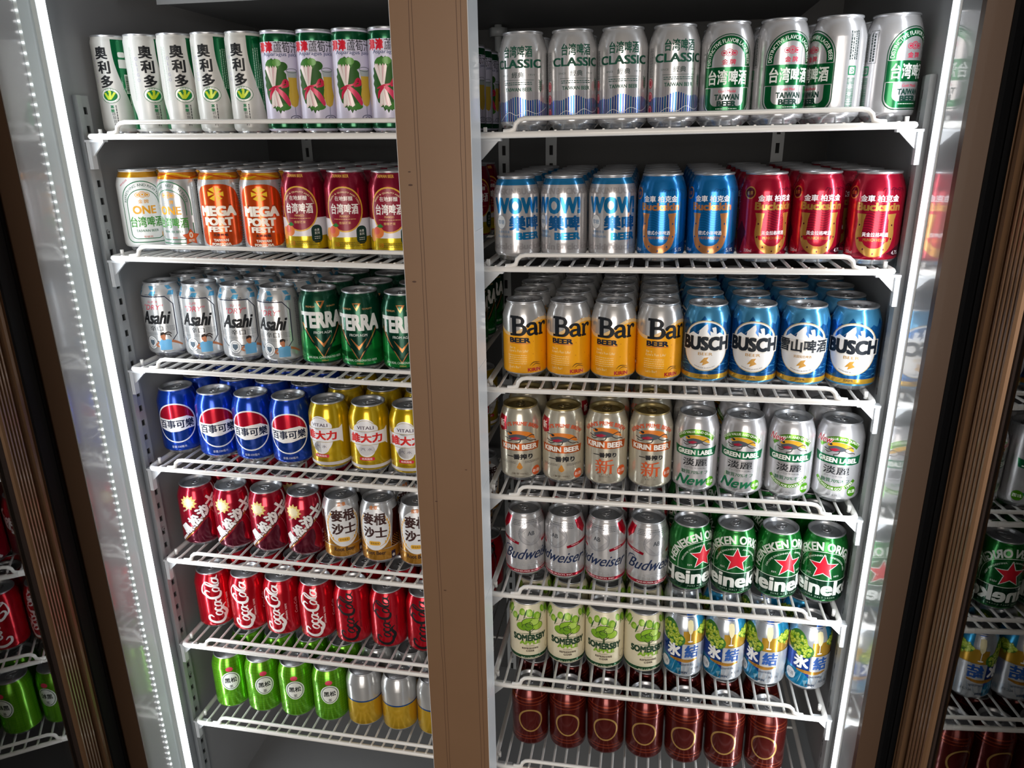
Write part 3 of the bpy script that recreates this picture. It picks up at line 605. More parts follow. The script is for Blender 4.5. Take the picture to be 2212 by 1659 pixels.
build_can('classic_can', '350', foil('#cfcfd0'), d_classic); build_can('gold_medal_can', '350', foil('#cfcfd2'), d_gold)
# --- second shelf, right
def d_wow(A):
    A.band(11, 111.5, foil('#cbc9ca')); A.up(); b = foil('#1c7cb4'); A.band(103, 111, b); h = foil('#b4b0b2')
    for k in range(4): A.text('BUCKSKIN', -78 + 52 * k, 95, 8.5, h, w=50, bold=0.05); A.text('Buckskin', -78 + 52 * k, 21, 9, h, w=50, bold=0.05)
    A.text('WOW!', 0, 76, 22, b, w=72, bold=0.075); A.text('樂啤', 12, 52.5, 20, foil('#1c66a4'), w=47, bold=0.06); A.text('BEER', 17, 35, 10, b, w=38, bold=0.09)
    A.ell(-24, 54, 7.5, 9.5, '#d8dadc'); A.up(); A.ring(-24, 54, 7.5, 9.5, .6, '#7c8a96'); A.text('零糖', -24, 54, 6, '#2a6c98', w=11); A.text('金車柏克金', -20, 41, 3.6, '#2a5c84', w=19); A.text('Buckskin', -19, 35, 4, '#2a5c84', w=22, bold=0.01); A.dots(44, 56, 60, '#4c5054', rows=2, gap=3, vertical=True, h=1.2)
def d_buck(A, red=False):
    c = foil('#ac1030') if red else foil('#1478c0'); dk = foil('#5c0c24') if red else foil('#0c5494'); A.band(11, 111.5, c); A.up(); hs = foil('#bf8c44') if red else foil('#d08c58')
    for k in range(16): A.line([(-18 + k % 3, 84 - 3 * k, .3), (-6, 88 - 3.2 * k, 1), (8, 82 - 3 * k, 1), (20 - k % 2, 88 - 3 * k, .3)], 0.6, dk, smooth=4)
    for k in range(9): A.line([(4 + 4 * k, 88, .2), (8 + 3 * k, 96 - (k % 3), 1), (16 + 3 * k, 92 + k % 4, .2)], 0.9, dk, smooth=3)
    A.poly([(-44, 12), (-36, 34), (-28, 22), (-20, 12)], foil('#c8203c') if red else foil('#1c88d0')); A.poly([(-30, 12), (0, 22), (30, 12)], foil('#8c0c28') if red else foil('#0c64a8')); A.poly([(12, 12), (30, 22), (52, 32), (60, 12)], dk); A.poly([(-52, 40), (-42, 54), (-34, 40), (-38, 20), (-46, 12)], dk)
    A.up()
    A.tf = (0.86, 1.0, 2.5, 0)
    o = [(-28, 65), (-14, 64), (-15.5, 56), (-18, 44), (-17, 32), (-10, 24), (0, 21.5), (10, 24), (17, 32), (18, 44), (15.5, 56), (14, 64), (28, 65), (26, 60), (26, 48), (28, 36), (24, 22), (13, 14), (0, 11.5), (-13, 14), (-24, 22), (-28, 36), (-26, 48), (-26, 60)]
    A.line([(-21, 62, 1.0), (-21.5, 50, .95), (-22.5, 38, 1), (-18, 25, 1.05), (-9, 18.5, 1.1), (0, 16.8, 1.15), (9, 18.5, 1.1), (18, 25, 1.05), (22.5, 38, 1), (21.5, 50, .95), (21, 62, 1.0)], 9.4, hs, smooth=5)
    A.poly([(-28, 65), (-14.5, 64.5), (-16, 58), (-26, 58)], hs); A.poly([(28, 65), (14.5, 64.5), (16, 58), (26, 58)], hs)
    A.up()
    for s, z in ((-22.5, 51), (22.5, 51), (-23.5, 34), (23.5, 34), (0, 15.5), (-14, 21), (14, 21)): A.ell(s, z, 1.2, 1.3, dk, n=10)
    A.tf = (1, 1, 2, 0); wh = '#ece8ec'
    A.text('金車 柏克金', 2, 83.5, 8.4, wh, w=47, bold=0.04); A.text('Buckskin', 2, 73.5, 10, hs, w=54, bold=0.06)
    A.text('黃金拉格啤酒' if red else '德式小麥啤酒', 1, 39.5, 5.4, wh, w=31, bold=0.03)
    if red: A.poly([(-19, 36), (19, 36), (17, 30.5), (0, 29.5), (-17, 30.5)], foil('#c01830'))
    A.up(); A.text('MUNICH HELLES' if red else 'HEFEWEIZEN', 1, 33, 3.6, hs, w=27, bold=0.03); A.text('330ml', -31, 16, 4, wh, w=11); A.text('4.7%' if red else '5.1%', 31, 16.5, 5, wh, w=12)
    A.ell(-33, 90, 8, 8, hs); A.up(); A.ell(-33, 90, 6.4, 6.4, dk); A.up(); A.text('金車', -33, 90, 5, hs, w=9, bold=0.02); A.text('Buckskin', -54, 84, 4.2, '#8a88b8', rot=-90, w=32); A.dots(-58, 70, 60, '#7a74a8', rows=3, gap=-2.6, vertical=True, h=1.0)
build_can('wow_can', '330', foil('#cbc9ca'), d_wow); build_can('buck_blue_can', '330', foil('#1478c0'), lambda A: d_buck(A)); build_can('buck_red_can', '330', foil('#ac1030'), lambda A: d_buck(A, True))
# --- third shelf, right
def d_bar(A):
    A.band(12, 118.5, foil('#d0d0d0')); A.up(); A.tf = (1.14, 1.25, 0, -6); o = ink('#f0a60c'); W = PI * A.R * 1000
    n = 60; V = []; V2 = []
    for i in range(n + 1):
        s = -W + 2 * W * i / n; t = 71 + 7 * math.sin(s / 30 * 1.4 - 0.3) + 4 * math.sin(s / 11)
        V += [(s, 12), (s, t)]; V2 += [(s, t), (s, t + 4)]
    A.raw(V, [(2 * i, 2 * i + 2, 2 * i + 3, 2 * i + 1) for i in range(n)], o); A.raw(V2, [(2 * i, 2 * i + 2, 2 * i + 3, 2 * i + 1) for i in range(n)], ink('#e8c48c'))
    A.up(); K = '#10151c'; A.line([(-14, 62), (-14, 85)], 6, K); A.line([(-20, 62.5), (-8, 62.5)], 3, K); A.line([(-20, 84.5), (-8, 84.5)], 3, K)
    A.line([(-12, 84, .8), (-5, 83.5, 1), (-2.5, 79.5, 1.5), (-5, 75.5, 1), (-12, 74.8, .8)], 3.4, K, smooth=5); A.line([(-12, 74, .8), (-3, 73.5, 1), (0, 68.5, 1.6), (-4, 63.2, 1), (-12, 62.6, .8)], 3.6, K, smooth=5)
    A.line([(4, 74, 1.2), (8, 76.5, .9), (13, 75.5, 1.1), (14.5, 71, 1.4), (14.5, 64, 1.4), (18, 62.3, .7)], 3.6, K, smooth=5); A.line([(14, 70, .7), (7, 69, 1), (4.5, 66, 1.3), (7, 62.6, 1), (13.5, 64.5, .7)], 3.4, K, smooth=5); A.ell(4, 73.6, 2.2, 2.2, K)
    A.line([(22, 62), (22, 76)], 4.6, K); A.line([(18.5, 62.4), (26, 62.4)], 2.4, K); A.line([(18.5, 76), (22, 76)], 2, K); A.line([(23, 72, .7), (26, 76, 1), (30, 76, 1.1)], 2.8, K, smooth=4); A.ell(30, 74.6, 2.6, 2.4, K); A.text('BEER', -7, 55.5, 6.4, '#101a2c', w=28, bold=0.075)
    A.rect(-7, 51.4, 28, 0.6, '#a8303c'); A.text("Bar is", -17, 46, 2.6, '#f4e0a8', w=8); A.text("/Live's Fun Life/", -9, 42, 3.2, '#f4e0a8', w=26, bold=0.01); A.dots(-11, 36, 26, '#f4dc9c', rows=5, gap=2.6, h=0.6); A.text("Let's Bar!", -14, 21, 3.0, '#f4e0a8', w=15)
    A.text('KIRIN', 12, 17.5, 4.6, '#b41c24', w=18, bold=0.06); A.line([(6, 23, .3), (11, 27, 1), (20, 26, .3)], 1.2, '#5c3c18', smooth=3); A.line([(9, 22, .3), (14, 25, 1), (21, 23, .3)], 1.0, '#5c3c18', smooth=3)
    rnd = random.Random(5)
    for k in range(12): A.ell(rnd.uniform(10, 40), rnd.uniform(24, 88), .7, .9, ink('#d88a14'), n=8)
    A.dots(-40, 60, 70, '#4a4030', rows=1, vertical=True, h=1.6)
def d_busch(A, cn=False):
    A.band(11, 111.5, foil('#4f9cca')); A.up(); A.band(18, 62, foil('#145a9a')); A.band(11, 18, foil('#d0a436')); A.up()
    rnd = random.Random(8)
    for k in range(190):
        s = rnd.uniform(-100, 100); z = rnd.uniform(20, 60); l = rnd.uniform(5, 16); A.line([(s, z, .2), (s + l / 2, z + rnd.uniform(-.5, 1), 1), (s + l, z, .2)], rnd.uniform(.6, 1.3), foil(rnd.choice(('#4aa4dc', '#082c64', '#6cbce4'))), smooth=3)
    for s0 in (-78, -44, -6, 36, 70): A.poly([(s0 - 22, 84), (s0 - 12, 93), (s0 - 6, 90), (s0 + 2, 101), (s0 + 8, 94), (s0 + 14, 96), (s0 + 24, 84), (s0 + 24, 62), (s0 - 22, 62)], foil('#125c9c'))
    A.up(); A.tf = (1.17, 1.13, 0, -1); A.ell(0, 53, 29, 32, '#c8b078'); A.up(); A.ell(0, 53, 28, 31, '#e4e2e0'); A.up()
    top = [(26.4 * math.cos(R_(a)), 53 + 29.4 * math.sin(R_(a))) for a in range(34, 147, 6)]
    A.poly(top + [(-22, 66), (22, 66)], foil('#1466a8')); A.up()
    A.poly([(-24, 64), (-16, 70), (-12, 68), (-2, 79), (1, 81), (6, 76), (10, 77), (16, 70), (24, 64)], '#eef0f2'); A.up(); A.poly([(1, 81), (6, 76), (8, 70), (4, 72), (5, 66), (1, 71), (2, 75)], foil('#1c5c9c')); A.poly([(-12, 68), (-8, 72), (-9, 67)], foil('#1c5c9c')); A.poly([(11, 76), (16, 70), (12, 68)], foil('#1c5c9c'))
    A.up(); t = '雪山啤酒' if cn else 'BUSCH'; h = 16 if cn else 17.5
    A.text(t, 0.4, 55.6, h + 2.2, '#d8d4cc', w=62, bold=.11); A.up(); A.text(t, 0, 56, h, '#141c26', w=59, bold=0.055 if cn else 0.08)
    A.text('BEER' if not cn else '美國知名啤酒', 0, 43, 3.6, '#b89050', w=17 if not cn else 20, bold=0.02); A.poly([(-4, 34), (-1, 38), (4, 39), (2, 35), (5, 32), (1, 30), (-3, 28), (-2, 32), (-6, 31)], '#c08c30'); A.text('ANHEUSER-BUSCH, INC.', 0, 0, 1.6, '#4a5058', w=26, arc=(0, 53, 28, 0), low=True)
    A.text('330ML', 0, 14.6, 2.8, '#2a2c30', w=11, bold=0.02)
build_can('bar_can', '330', foil('#d0d0d0'), d_bar, zs=0.943); build_can('busch_can', '330', foil('#4f9cca'), lambda A: d_busch(A)); build_can('busch_cn_can', '330', foil('#4f9cca'), lambda A: d_busch(A, True))
# --- fourth shelf, right
def beast(A, s, z, c1, k=1.0):
    """running beast with a long flame-like mane"""
    P = lambda pts: [(s + a * k, z + b * k) for a, b in pts]
    A.poly(P([(-16, 4), (-10, 9), (0, 10.5), (12, 8), (19, 2), (21, -4), (14, -1), (8, 2), (0, 4), (-8, 2)]), c1, 3); A.up()
    A.poly(P([(-14, 1), (-4, 5), (6, 3), (10, -1), (4, -4), (-4, -5), (-11, -4)]), '#4a5058', 3); A.up(); A.poly(P([(-12, -2), (-4, 1), (2, -1), (-4, -4), (-10, -4)]), '#a81c3c'); A.ell(s - 11 * k, z + 6 * k, 2.2 * k, 1.8 * k, '#22262c')
    for L_ in ([(-10, -3), (-15, -3), (-20, -1)], [(-8, -4), (-14, -7), (-18, -5)], [(2, -3), (0, -8), (-6, -10), (-4, -13)], [(8, -2), (14, -6), (20, -6), (23, -8)], [(9, 0), (16, 3), (20, 1)]): A.line(P(L_), 1.3 * k, '#3a3430', smooth=3)
    A.line(P([(-20, 8), (-14, 7), (-12, 8)]), 0.9 * k, '#22262c', smooth=3)
def d_kirin(A, new=False):
    A.band(12, 118.5, foil('#d4cebc')); A.up(); A.tf = (1.2, 1.03, 0, 5) if new else (1.2, 1.0, 0, -5); o = '#c8502a'
    A.text("KIRIN'S PRIME BREW", 0, 0, 6.2, o, w=64, bold=0.06, arc=(0, 62 if new else 68, 36, 0)); beast(A, 0, 81, '#d87a24', 1.02)
    A.up(); A.poly([(-29, 71), (29, 71), (27, 59), (-27, 59)], foil('#d0601c')); A.up(); A.text('KIRIN BEER', 0, 65, 8, '#f0ece4', w=49, bold=0.06)
    A.text('一番搾り', 0, 49, 7.6 if new else 9, '#1c1c20', w=30 if new else 35, bold=0.06)
    if new: A.text('新', 0, 31, 23, '#cc5424', w=24, bold=0.02); A.text('おいしい', 0, 19.5, 4.2, '#5c3c24', w=20)
    else:
        A.dots(-16, 40, 22, '#54504c', rows=2); A.dots(18, 41, 22, '#54504c', rows=2); A.poly([(0, 40), (2.6, 34.5), (3.8, 31), (0, 27.5), (-3.8, 31), (-2.6, 34.5)], '#c07c18', 2); A.text('〈麦芽100%〉', 0, 20.5, 3.4, '#5a4a3c', w=22); A.poly([(-32, 114), (-18, 112), (-17, 92), (-26, 88), (-35, 93)], foil('#b80c2c')); A.up(); A.text('新', -25, 101, 12, '#f4e8e0', w=9, bold=0.04)
    A.text('生ビール', 0, 15, 2.8, '#54504c', w=14); A.ell(23, 23, 6.6, 8, '#dc5a1c'); A.up(); A.text('お酒', 23, 23, 5.4, '#f6ece0', w=10.5, bold=0.03); A.dots(44, 60, 70, '#5a4c60', rows=3, gap=3, vertical=True, h=1.2)
def d_green(A, ribbon=False):
    A.band(12, 118.5, foil('#d6d6da')); A.up(); g = foil('#12764a'); lg = foil('#5a9c20'); A.tf = (1.1, 1.03, 0, 0)
    V = []
    for k in range(25):
        a = R_(-46 + 92 * k / 24); V += [(37 * math.sin(a), 58 + 43 * math.cos(a)), (31 * math.sin(a), 58 + 35 * math.cos(a))]
    A.raw(V, [(2 * i, 2 * i + 2, 2 * i + 3, 2 * i + 1) for i in range(24)], lg); A.up(); A.text('GOOD VALUE AND QUALITY', 0, 0, 4.0, '#eef4e4', w=56, bold=0.03, arc=(0, 58.5, 38.5, 0))
    beast(A, 0, 83, '#d8a01c', 0.9); A.up(); A.poly([(-31, 74), (-22, 72), (22, 72), (31, 74), (29, 61), (20, 60), (-20, 60), (-29, 61)], g); A.up(); A.text('GREEN LABEL', 0, 66, 7.2, '#f2f4ee', w=50, bold=0.06)
    A.text('淡麗', 0, 51, 11.5, '#26282c', w=33, bold=0.03); A.text('グリーンラベル(生)', 0, 42, 2.8, '#2c3034', w=29); A.text('糖質70%オフ.', 1, 35.5, 6, '#1c5c3c', w=38, bold=0.02)
    if ribbon:
        V = []
        for k in range(25):
            a = R_(-58 + 116 * k / 24); V += [(31 * math.sin(a), 52 - 31 * math.cos(a)), (27 * math.sin(a), 52 - 25 * math.cos(a))]
        A.raw(V, [(2 * i, 2 * i + 2, 2 * i + 3, 2 * i + 1) for i in range(24)], lg); A.up(); A.text('BREWED FOR GOOD TIMES', 0, 0, 3.6, '#eef4e4', w=50, bold=0.03, arc=(0, 51.5, 28, 0), low=True)
        A.text('New', -19, 94, 10, '#fff4f4', w=24, bold=0.09, shear=0.4); A.up(); A.text('New', -19, 94, 10, '#c01c3c', w=23, bold=0.02, shear=0.4)
    else: A.text('New', -4, 22.5, 15, '#12704a', w=46, bold=0.035, shear=0.45)
    A.up(); A.ell(23, 20, 6.6, 7.6, foil('#5cac1c')); A.up(); A.text('お酒', 23, 20, 5.2, '#f4f8ec', w=10.5, bold=0.03); A.text('ALC.4.5%', -2, 14, 2.8, '#5a6064', w=14)
    A.dots(44, 60, 80, '#5a5c66', rows=3, gap=3, vertical=True, h=1.3)
build_can('kirin_drop_can', '350', foil('#d4cebc'), lambda A: d_kirin(A), gold=True); build_can('kirin_new_can', '350', foil('#d4cebc'), lambda A: d_kirin(A, True), gold=True)
build_can('green_label_can', '350', foil('#d6d6da'), lambda A: d_green(A)); build_can('green_ribbon_can', '350', foil('#d6d6da'), lambda A: d_green(A, True))
# --- fifth shelf, right
def d_bud(A):
    A.band(11, 111.5, foil('#d2d2d4')); A.up(); r = foil('#b8102e'); A.band(11, 16.5, r); A.dots(0, 104, 64, '#43464c', rows=4, gap=2.4, h=0.9)
    for s0 in (-1, 1): A.poly([(s0 * 36, 108), (s0 * 52, 110), (s0 * 56, 92), (s0 * 50, 84), (s0 * 38, 96)], r)
    A.up(); A.text('ANHEUSER-BUSCH, INC.', 0, 13.7, 3, '#ecd8dc', w=60, bold=0.03)
    A.line([(-62, 72, .8), (-36, 68, 1), (-20, 64, .9)], 5, r, smooth=4); A.line([(62, 72, .8), (36, 68, 1), (20, 64, .9)], 5, r, smooth=4)
    A.up(); A.text('TRADE MARK', -33, 67.5, 1.8, '#ecd8dc', w=13, rot=-8); A.text('REGISTERED', 34, 67.8, 1.8, '#ecd8dc', w=13, rot=8)
    A.tf = (1.2, 1.1, 0, -4.5); A.ell(0, 78, 17, 18.5, foil('#c4c4c8')); A.up(); A.ring(0, 78, 17, 18.5, .6, '#6c7078'); A.ring(0, 78, 14.8, 16.2, .35, '#8c9096'); A.poly([(0, 94), (15, 78), (0, 62), (-15, 78)], foil('#d8d8da')); A.up(); A.line([(0, 94), (15, 78), (0, 62), (-15, 78)], .5, '#6c7078', closed=True); A.ring(0, 78, 9, 10.5, .4, '#8c9096'); A.text('AB', 0, 79, 6.6, '#30343c', w=9.5, bold=0.03)
    A.tf = (1, 1, 0, 0)
    for k in range(14): A.line([(40 + 4 * k - 60 * (k > 5) * 1.6, 78 + (k % 3) * 3), (46 + 4 * k - 60 * (k > 5) * 1.6, 84 + (k % 2) * 3)], .5, '#9a9ca2')
    A.text('Budweiser', 2, 45, 19, '#16284c', w=100, bold=0.022, shear=0.6); A.line([(-50, 47, .3), (-46, 56, 1), (-36, 58, .8), (-33, 52, .3)], 1.6, '#16284c', smooth=4); A.dots(0, 27, 40, '#a4a6aa', rows=2, gap=3, h=0.9)
def d_hein(A):
    A.band(11, 111.5, foil('#1c7a30')); A.up(); dk = foil('#0b4028'); A.band(11, 44, dk); wl = '#dfe6de'
    A.arch(0, 44, 92, 76, 2, foil('#156a30')); A.up(); A.line([(-39, 45, 1), (-39, 58, 1), (-35, 74, 1), (-22, 87, 1), (0, 92, 1), (22, 87, 1), (35, 74, 1), (39, 58, 1), (39, 45, 1)], 0.8, wl, smooth=5); A.band(43.6, 44.6, ink(wl)); A.band(95.5, 96.2, ink('#5a9c60')) if False else None
    V, F = [], []
    A.text('HEINEKEN ORIGINAL', 0, 0, 12.5, '#e4e8e2', w=152, bold=0.05, arc=(0, 50, 50, 0)); A.text("DIPLOME D'HONNEUR    AMSTERDAM 1883", 0, 0, 2.8, '#cfdccf', w=92, bold=0.03, arc=(0, 53, 33, 0))
    A.up(); A.star(0, 66, 23, '#eef2ee', k=0.44); A.up(); A.star(0, 66, 20.6, '#d4142e', k=0.42); A.text('EST.', -20, 52, 2.8, wl, w=8, bold=0.02); A.text('1873', 20, 52, 2.8, wl, w=8, bold=0.02)
    A.text('Heineken', 0, 31, 25, '#e8ece8', w=138, bold=0.05); A.text('PURE MALT LAGER', 0, 15, 2.4, '#a8c4ac', w=44, sp=1.5)
build_can('budweiser_can', '330', foil('#d2d2d4'), d_bud); build_can('heineken_can', '330', foil('#1c7a30'), d_hein)
# --- sixth shelf, right
def apple(A, s, z, r, c, c2):
    A.ell(s, z, r, r * 1.05, c, n=18); A.up(); A.ell(s + r * .25, z - r * .1, r * .6, r * .7, c2, n=14); A.L -= 1
def d_somersby(A):
    A.band(11, 111.5, ink('#e0d8bc')); A.up(); A.band(11, 17, foil('#225a34'))
    rnd = random.Random(6)
    for k in range(15):
        s = -94 + 13.4 * k; z = 98 + 5 * math.sin(k * 2.2); r = rnd.uniform(5, 7); apple(A, s, z, r, ink('#7fb02a'), ink('#a8cc50'))
        A.up(2); A.poly([(s + 5, z - 2), (s + 9, z + 5), (s + 7, z - 5), (s + 3, z - 12)], ink(rnd.choice(('#2c5a28', '#4f8a2c'))), 3); A.line([(s + 3, z - 4, .6), (s + 7, z - 9, 1), (s + 11, z - 6, .4)], .8, '#8a7a54', smooth=4); A.L -= 2
    A.up(3); A.tf = (1.35, 1.15, 0, -6)
    for s, z, r, c in ((-9, 70, 8, '#7cab22'), (9, 70, 8, '#9cc43c'), (0, 76, 10, '#8cba2c'), (-3, 69, 7, '#6c9c1c'), (6, 77, 6, '#b0d05c')):
        A.ell(s, z, r * 1.05, r * 0.9, ink(c), n=22); A.up(); A.ring(s, z, r * 1.05, r * .9, .7, '#2c4420', n=24, a0=20 * s, a1=20 * s + 250); A.up()
    A.line([(4, 72, .5), (1, 77, 1), (-5, 75, 1), (-4, 70, .8), (1, 69, .4)], 1.0, '#2c4420', smooth=5)
    A.line([(0, 56, 1.4), (0, 64, 1)], 1.6, '#2c4420'); A.line([(-6, 66), (0, 60), (6, 66)], 1, '#2c4420'); A.line([(-14, 57, .2), (0, 58, 1), (14, 57, .2)], 0.9, '#2c4420', smooth=4)
    A.tf = (1.17, 1.1, 0, -3); A.text('SOMERSBY', 0, 50, 11.5, '#24402c', w=52, bold=0.075); A.text('APPLE', 0, 41.5, 6.8, '#84b02c', w=31, bold=0.07); A.text('CLASSIC', 0, 35.5, 2, '#7a6a54', w=13); A.text('REFRESHING', 0, 31, 3.2, '#4a3c34', w=24, bold=0.06, sp=1.2); A.text('CIDER', 0, 26.4, 3.2, '#4a3c34', w=12, bold=0.06, sp=1.2); A.text('ALC. | 4.5% | VOL.', 0, 14, 2.8, '#dce6cc', w=28, bold=0.03); A.ring(30, 30, 5.4, 6.4, .4, '#8a7c5c')
def d_ice(A):
    sv = foil('#cfd4da'); A.band(12, 118.5, sv); A.up(); A.band(88, 118, foil('#c4ccd4')); A.tf = (1.12, 1.1, 0, -1); A.poly([(0, 88), (58, 92), (58, 60), (0, 60)], foil('#d8a838')); A.poly([(22, 110), (60, 112), (60, 88), (22, 92)], foil('#2f9cd0')); A.poly([(4, 116), (16, 116), (16, 84), (4, 84)], foil('#1c50a8'))
    A.poly([(-44, 12), (-44, 66), (-1, 66), (-1, 12)], foil('#1a48a4')); A.poly([(-44, 12), (-44, 42), (-12, 38), (-1, 28), (-1, 12)], foil('#1c88b8')); A.up()
    for k in range(12): A.poly([(-40 + 8 * k, 14 + (k * 7) % 20), (-34 + 8 * k, 22 + (k * 5) % 18), (-37 + 8 * k, 12 + (k * 3) % 12)], foil('#8cc4dc') if k < 5 else foil('#b4c0cc'))
    rnd = random.Random(3); A.ell(-22, 84, 15, 18, ink('#39702a')); A.ell(-8, 72, 11, 11, ink('#39702a')); A.ell(34, 88, 14, 8, ink('#39702a')); A.up()
    for k in range(95):
        if k < 66: a = rnd.uniform(0, 2 * PI); q = math.sqrt(rnd.random()); s, z = -19 + 16 * q * math.cos(a) + 6 * q * (-math.sin(a)), 80 + 17 * q * math.sin(a)
        else: a = rnd.uniform(0, 2 * PI); q = math.sqrt(rnd.random()); s, z = 34 + 14 * q * math.cos(a), 88 + 9 * q * math.sin(a)
        A.ell(s, z, 2.4, 2.6, ink(rnd.choice(('#a4bc34', '#b8cc48', '#8ca828'))), n=9); A.up(); A.ell(s - .6, z + .8, .8, .8, ink('#dce48c'), n=6); A.L -= 1
        if k % 5 == 4: A.up()
    A.up(); A.poly([(6, 104), (14, 104), (13.5, 90), (11, 84), (9, 84), (6.5, 90)], ink('#e6dcae'), 2); A.rect(10, 78, .9, 14, '#e8e8e8'); A.ell(10, 71, 3.6, 1.2, '#e8e8e8')
    A.rect(29, 51, 58, 30, foil('#d4d8de')); A.up(); A.text('氷', -13, 53.5, 22, '#f4f6f8', w=21, bold=0.06); A.text('結', 13, 53.5, 22, '#1c4c94', w=21, bold=0.05); A.line([(-18, 39, .5), (-6, 38, 1), (8, 37, 1), (22, 40, .5)], 5.2, foil('#c89038'), smooth=4); A.up(); A.text('シャルドネスパークリング', 2, 38, 2.8, '#5c3c10', w=34, bold=0.02)
    A.text('Sparkling', 8, 30, 5, '#2c3c54', w=22, shear=0.5); A.ell(-27, 27, 8, 9, ink('#d4d8dc')); A.up(); A.text('お酒', -27, 27, 6, '#5c6470', w=11); A.text('ALC.5%', 20, 22, 3.6, '#38404c', w=14, bold=0.02); A.text('KIRIN', 2, 16, 3.4, '#2c3c54', w=12, bold=0.05)
build_can('apple_cider_can', '330', ink('#e0d8bc'), d_somersby); build_can('grape_chuhai_can', '350', foil('#cfd4da'), d_ice)

# ================================================================== the shop around the cooler
def plane_obj(name, pts, m, kind='structure'):
    bm = bmesh.new(); bm.faces.new([bm.verts.new(p) for p in pts]); o = mesh_obj(name, bm, m, recalc=False); o['kind'] = kind; return o
FLOOR = M('#5a534c', 0, 0.35, 0, noise=0.25, nscale=3, name='shop_floor'); SHOPW = M('#6b5240', 0, 0.7, 0, noise=0.15, nscale=2, name='shop_wall'); SHOPC = M('#8d8880', 0, 0.8, name='shop_ceiling')
def slab(name, a, b, m):
    bm = bmesh.new(); add_box(bm, a[0], b[0], a[1], b[1], a[2], b[2]); o = mesh_obj(name, bm, m); o['kind'] = 'structure'; return o
slab('floor', (-3, -4, -0.1), (3, 1.2, 0), FLOOR)
slab('ceiling', (-3, -4, 2.6), (3, 1.2, 2.7), SHOPC)
slab('wall_left', (-3.1, -4, 0), (-3, 1.2, 2.6), SHOPW); slab('wall_right', (3, -4, 0), (3.1, 1.2, 2.6), SHOPW)
slab('wall_back', (-3.1, 1.2, 0), (3.1, 1.3, 2.6), SHOPW)
slab('wall_front', (-3.1, -4.1, 0), (-0.55, -4, 2.6), SHOPW); slab('wall_front.001', (1.1, -4.1, 0), (3.1, -4, 2.6), SHOPW); slab('wall_front.002', (-0.55, -4.1, 2.3), (1.1, -4, 2.6), SHOPW)

# ================================================================== the cooler
ZB, ZT, YB, YF = 0.17, 1.80, 0.56, -0.115
GREY = M('#989a9c', 0.0, 0.45, 0.0, noise=0.12, nscale=6, name='liner_panel'); GREY_SHADED = M('#3c3d3e', 0.0, 0.6, 0, noise=0.2, nscale=9, name='back_liner_shaded')  # back liner grey is darkened to carry the deep interior's shade
JAMB = M('#a6a8aa', 0.0, 0.25, 1.0, name='glossy_jamb'); BROWN = M('#82644a', 0.15, 0.45, 0.1, noise=0.12, nscale=8, name='brown_panel')
BROWND = M('#4c3020', 0, 0.6, name='seam_brown'); WPLA = M('#d4d8dc', 0, 0.4, 0.2, noise=0.08, nscale=14, name='white_plastic'); BLACKR = M('#08090c', 0, 0.6, 0.0, spec=0.25, name='black_gasket')
STEEL = M('#a4a8aa', 0.1, 0.4, name='galvanised_rail'); DARK = M('#101112', 0, 0.7, name='slot_dark')
fr = empty('display_cooler', (-0.07, 0.2, 0)); tag(fr, 'two-door upright drinks cooler with brown frame, both doors standing open', 'refrigerator')
fr_off = Vector(fr.location)
def part(name, bm, m, parent=None, **k):
    bmesh.ops.translate(bm, verts=bm.verts[:], vec=-fr_off); return mesh_obj(name, bm, m, parent or fr, **k)
def boxpart(name, a, b, m, parent=None):
    bm = bmesh.new(); add_box(bm, a[0], b[0], a[1], b[1], a[2], b[2]); return part(name, bm, m, parent)
boxpart('side_panel', (XW0 - 0.06, YF + 0.012, ZB), (XW0, YB, ZT), GREY); boxpart('side_panel', (XW1, YF + 0.012, ZB), (XW1 + 0.06, YB, ZT), GREY)
boxpart('back_panel', (XW0 - 0.06, YB, ZB), (XW1 + 0.06, YB + 0.05, ZT), GREY_SHADED)
boxpart('top_panel', (XW0 - 0.06, YF + 0.012, ZT), (XW1 + 0.06, YB + 0.05, ZT + 0.25), GREY); boxpart('base_panel', (XW0 - 0.06, YF + 0.012, 0.0), (XW1 + 0.06, YB + 0.05, ZB), GREY)
boxpart('jamb_liner', (XW0, -0.1135, ZB), (XW0 + 0.002, -0.066, ZT), JAMB); boxpart('jamb_liner', (XW1 - 0.004, -0.1135, ZB), (XW1, -0.036, ZT), JAMB)
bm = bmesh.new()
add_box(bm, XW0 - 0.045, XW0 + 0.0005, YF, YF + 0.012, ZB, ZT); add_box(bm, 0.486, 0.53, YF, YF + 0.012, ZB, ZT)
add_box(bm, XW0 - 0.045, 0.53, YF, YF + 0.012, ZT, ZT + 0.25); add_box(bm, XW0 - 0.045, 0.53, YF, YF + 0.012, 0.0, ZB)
part('face_frame', bm, M('#56402f', 0.1, 0.5, 0.1, noise=0.1, nscale=8, name='frame_brown_shaded'))  # post brown made darker: the frame's shade is put into its colour
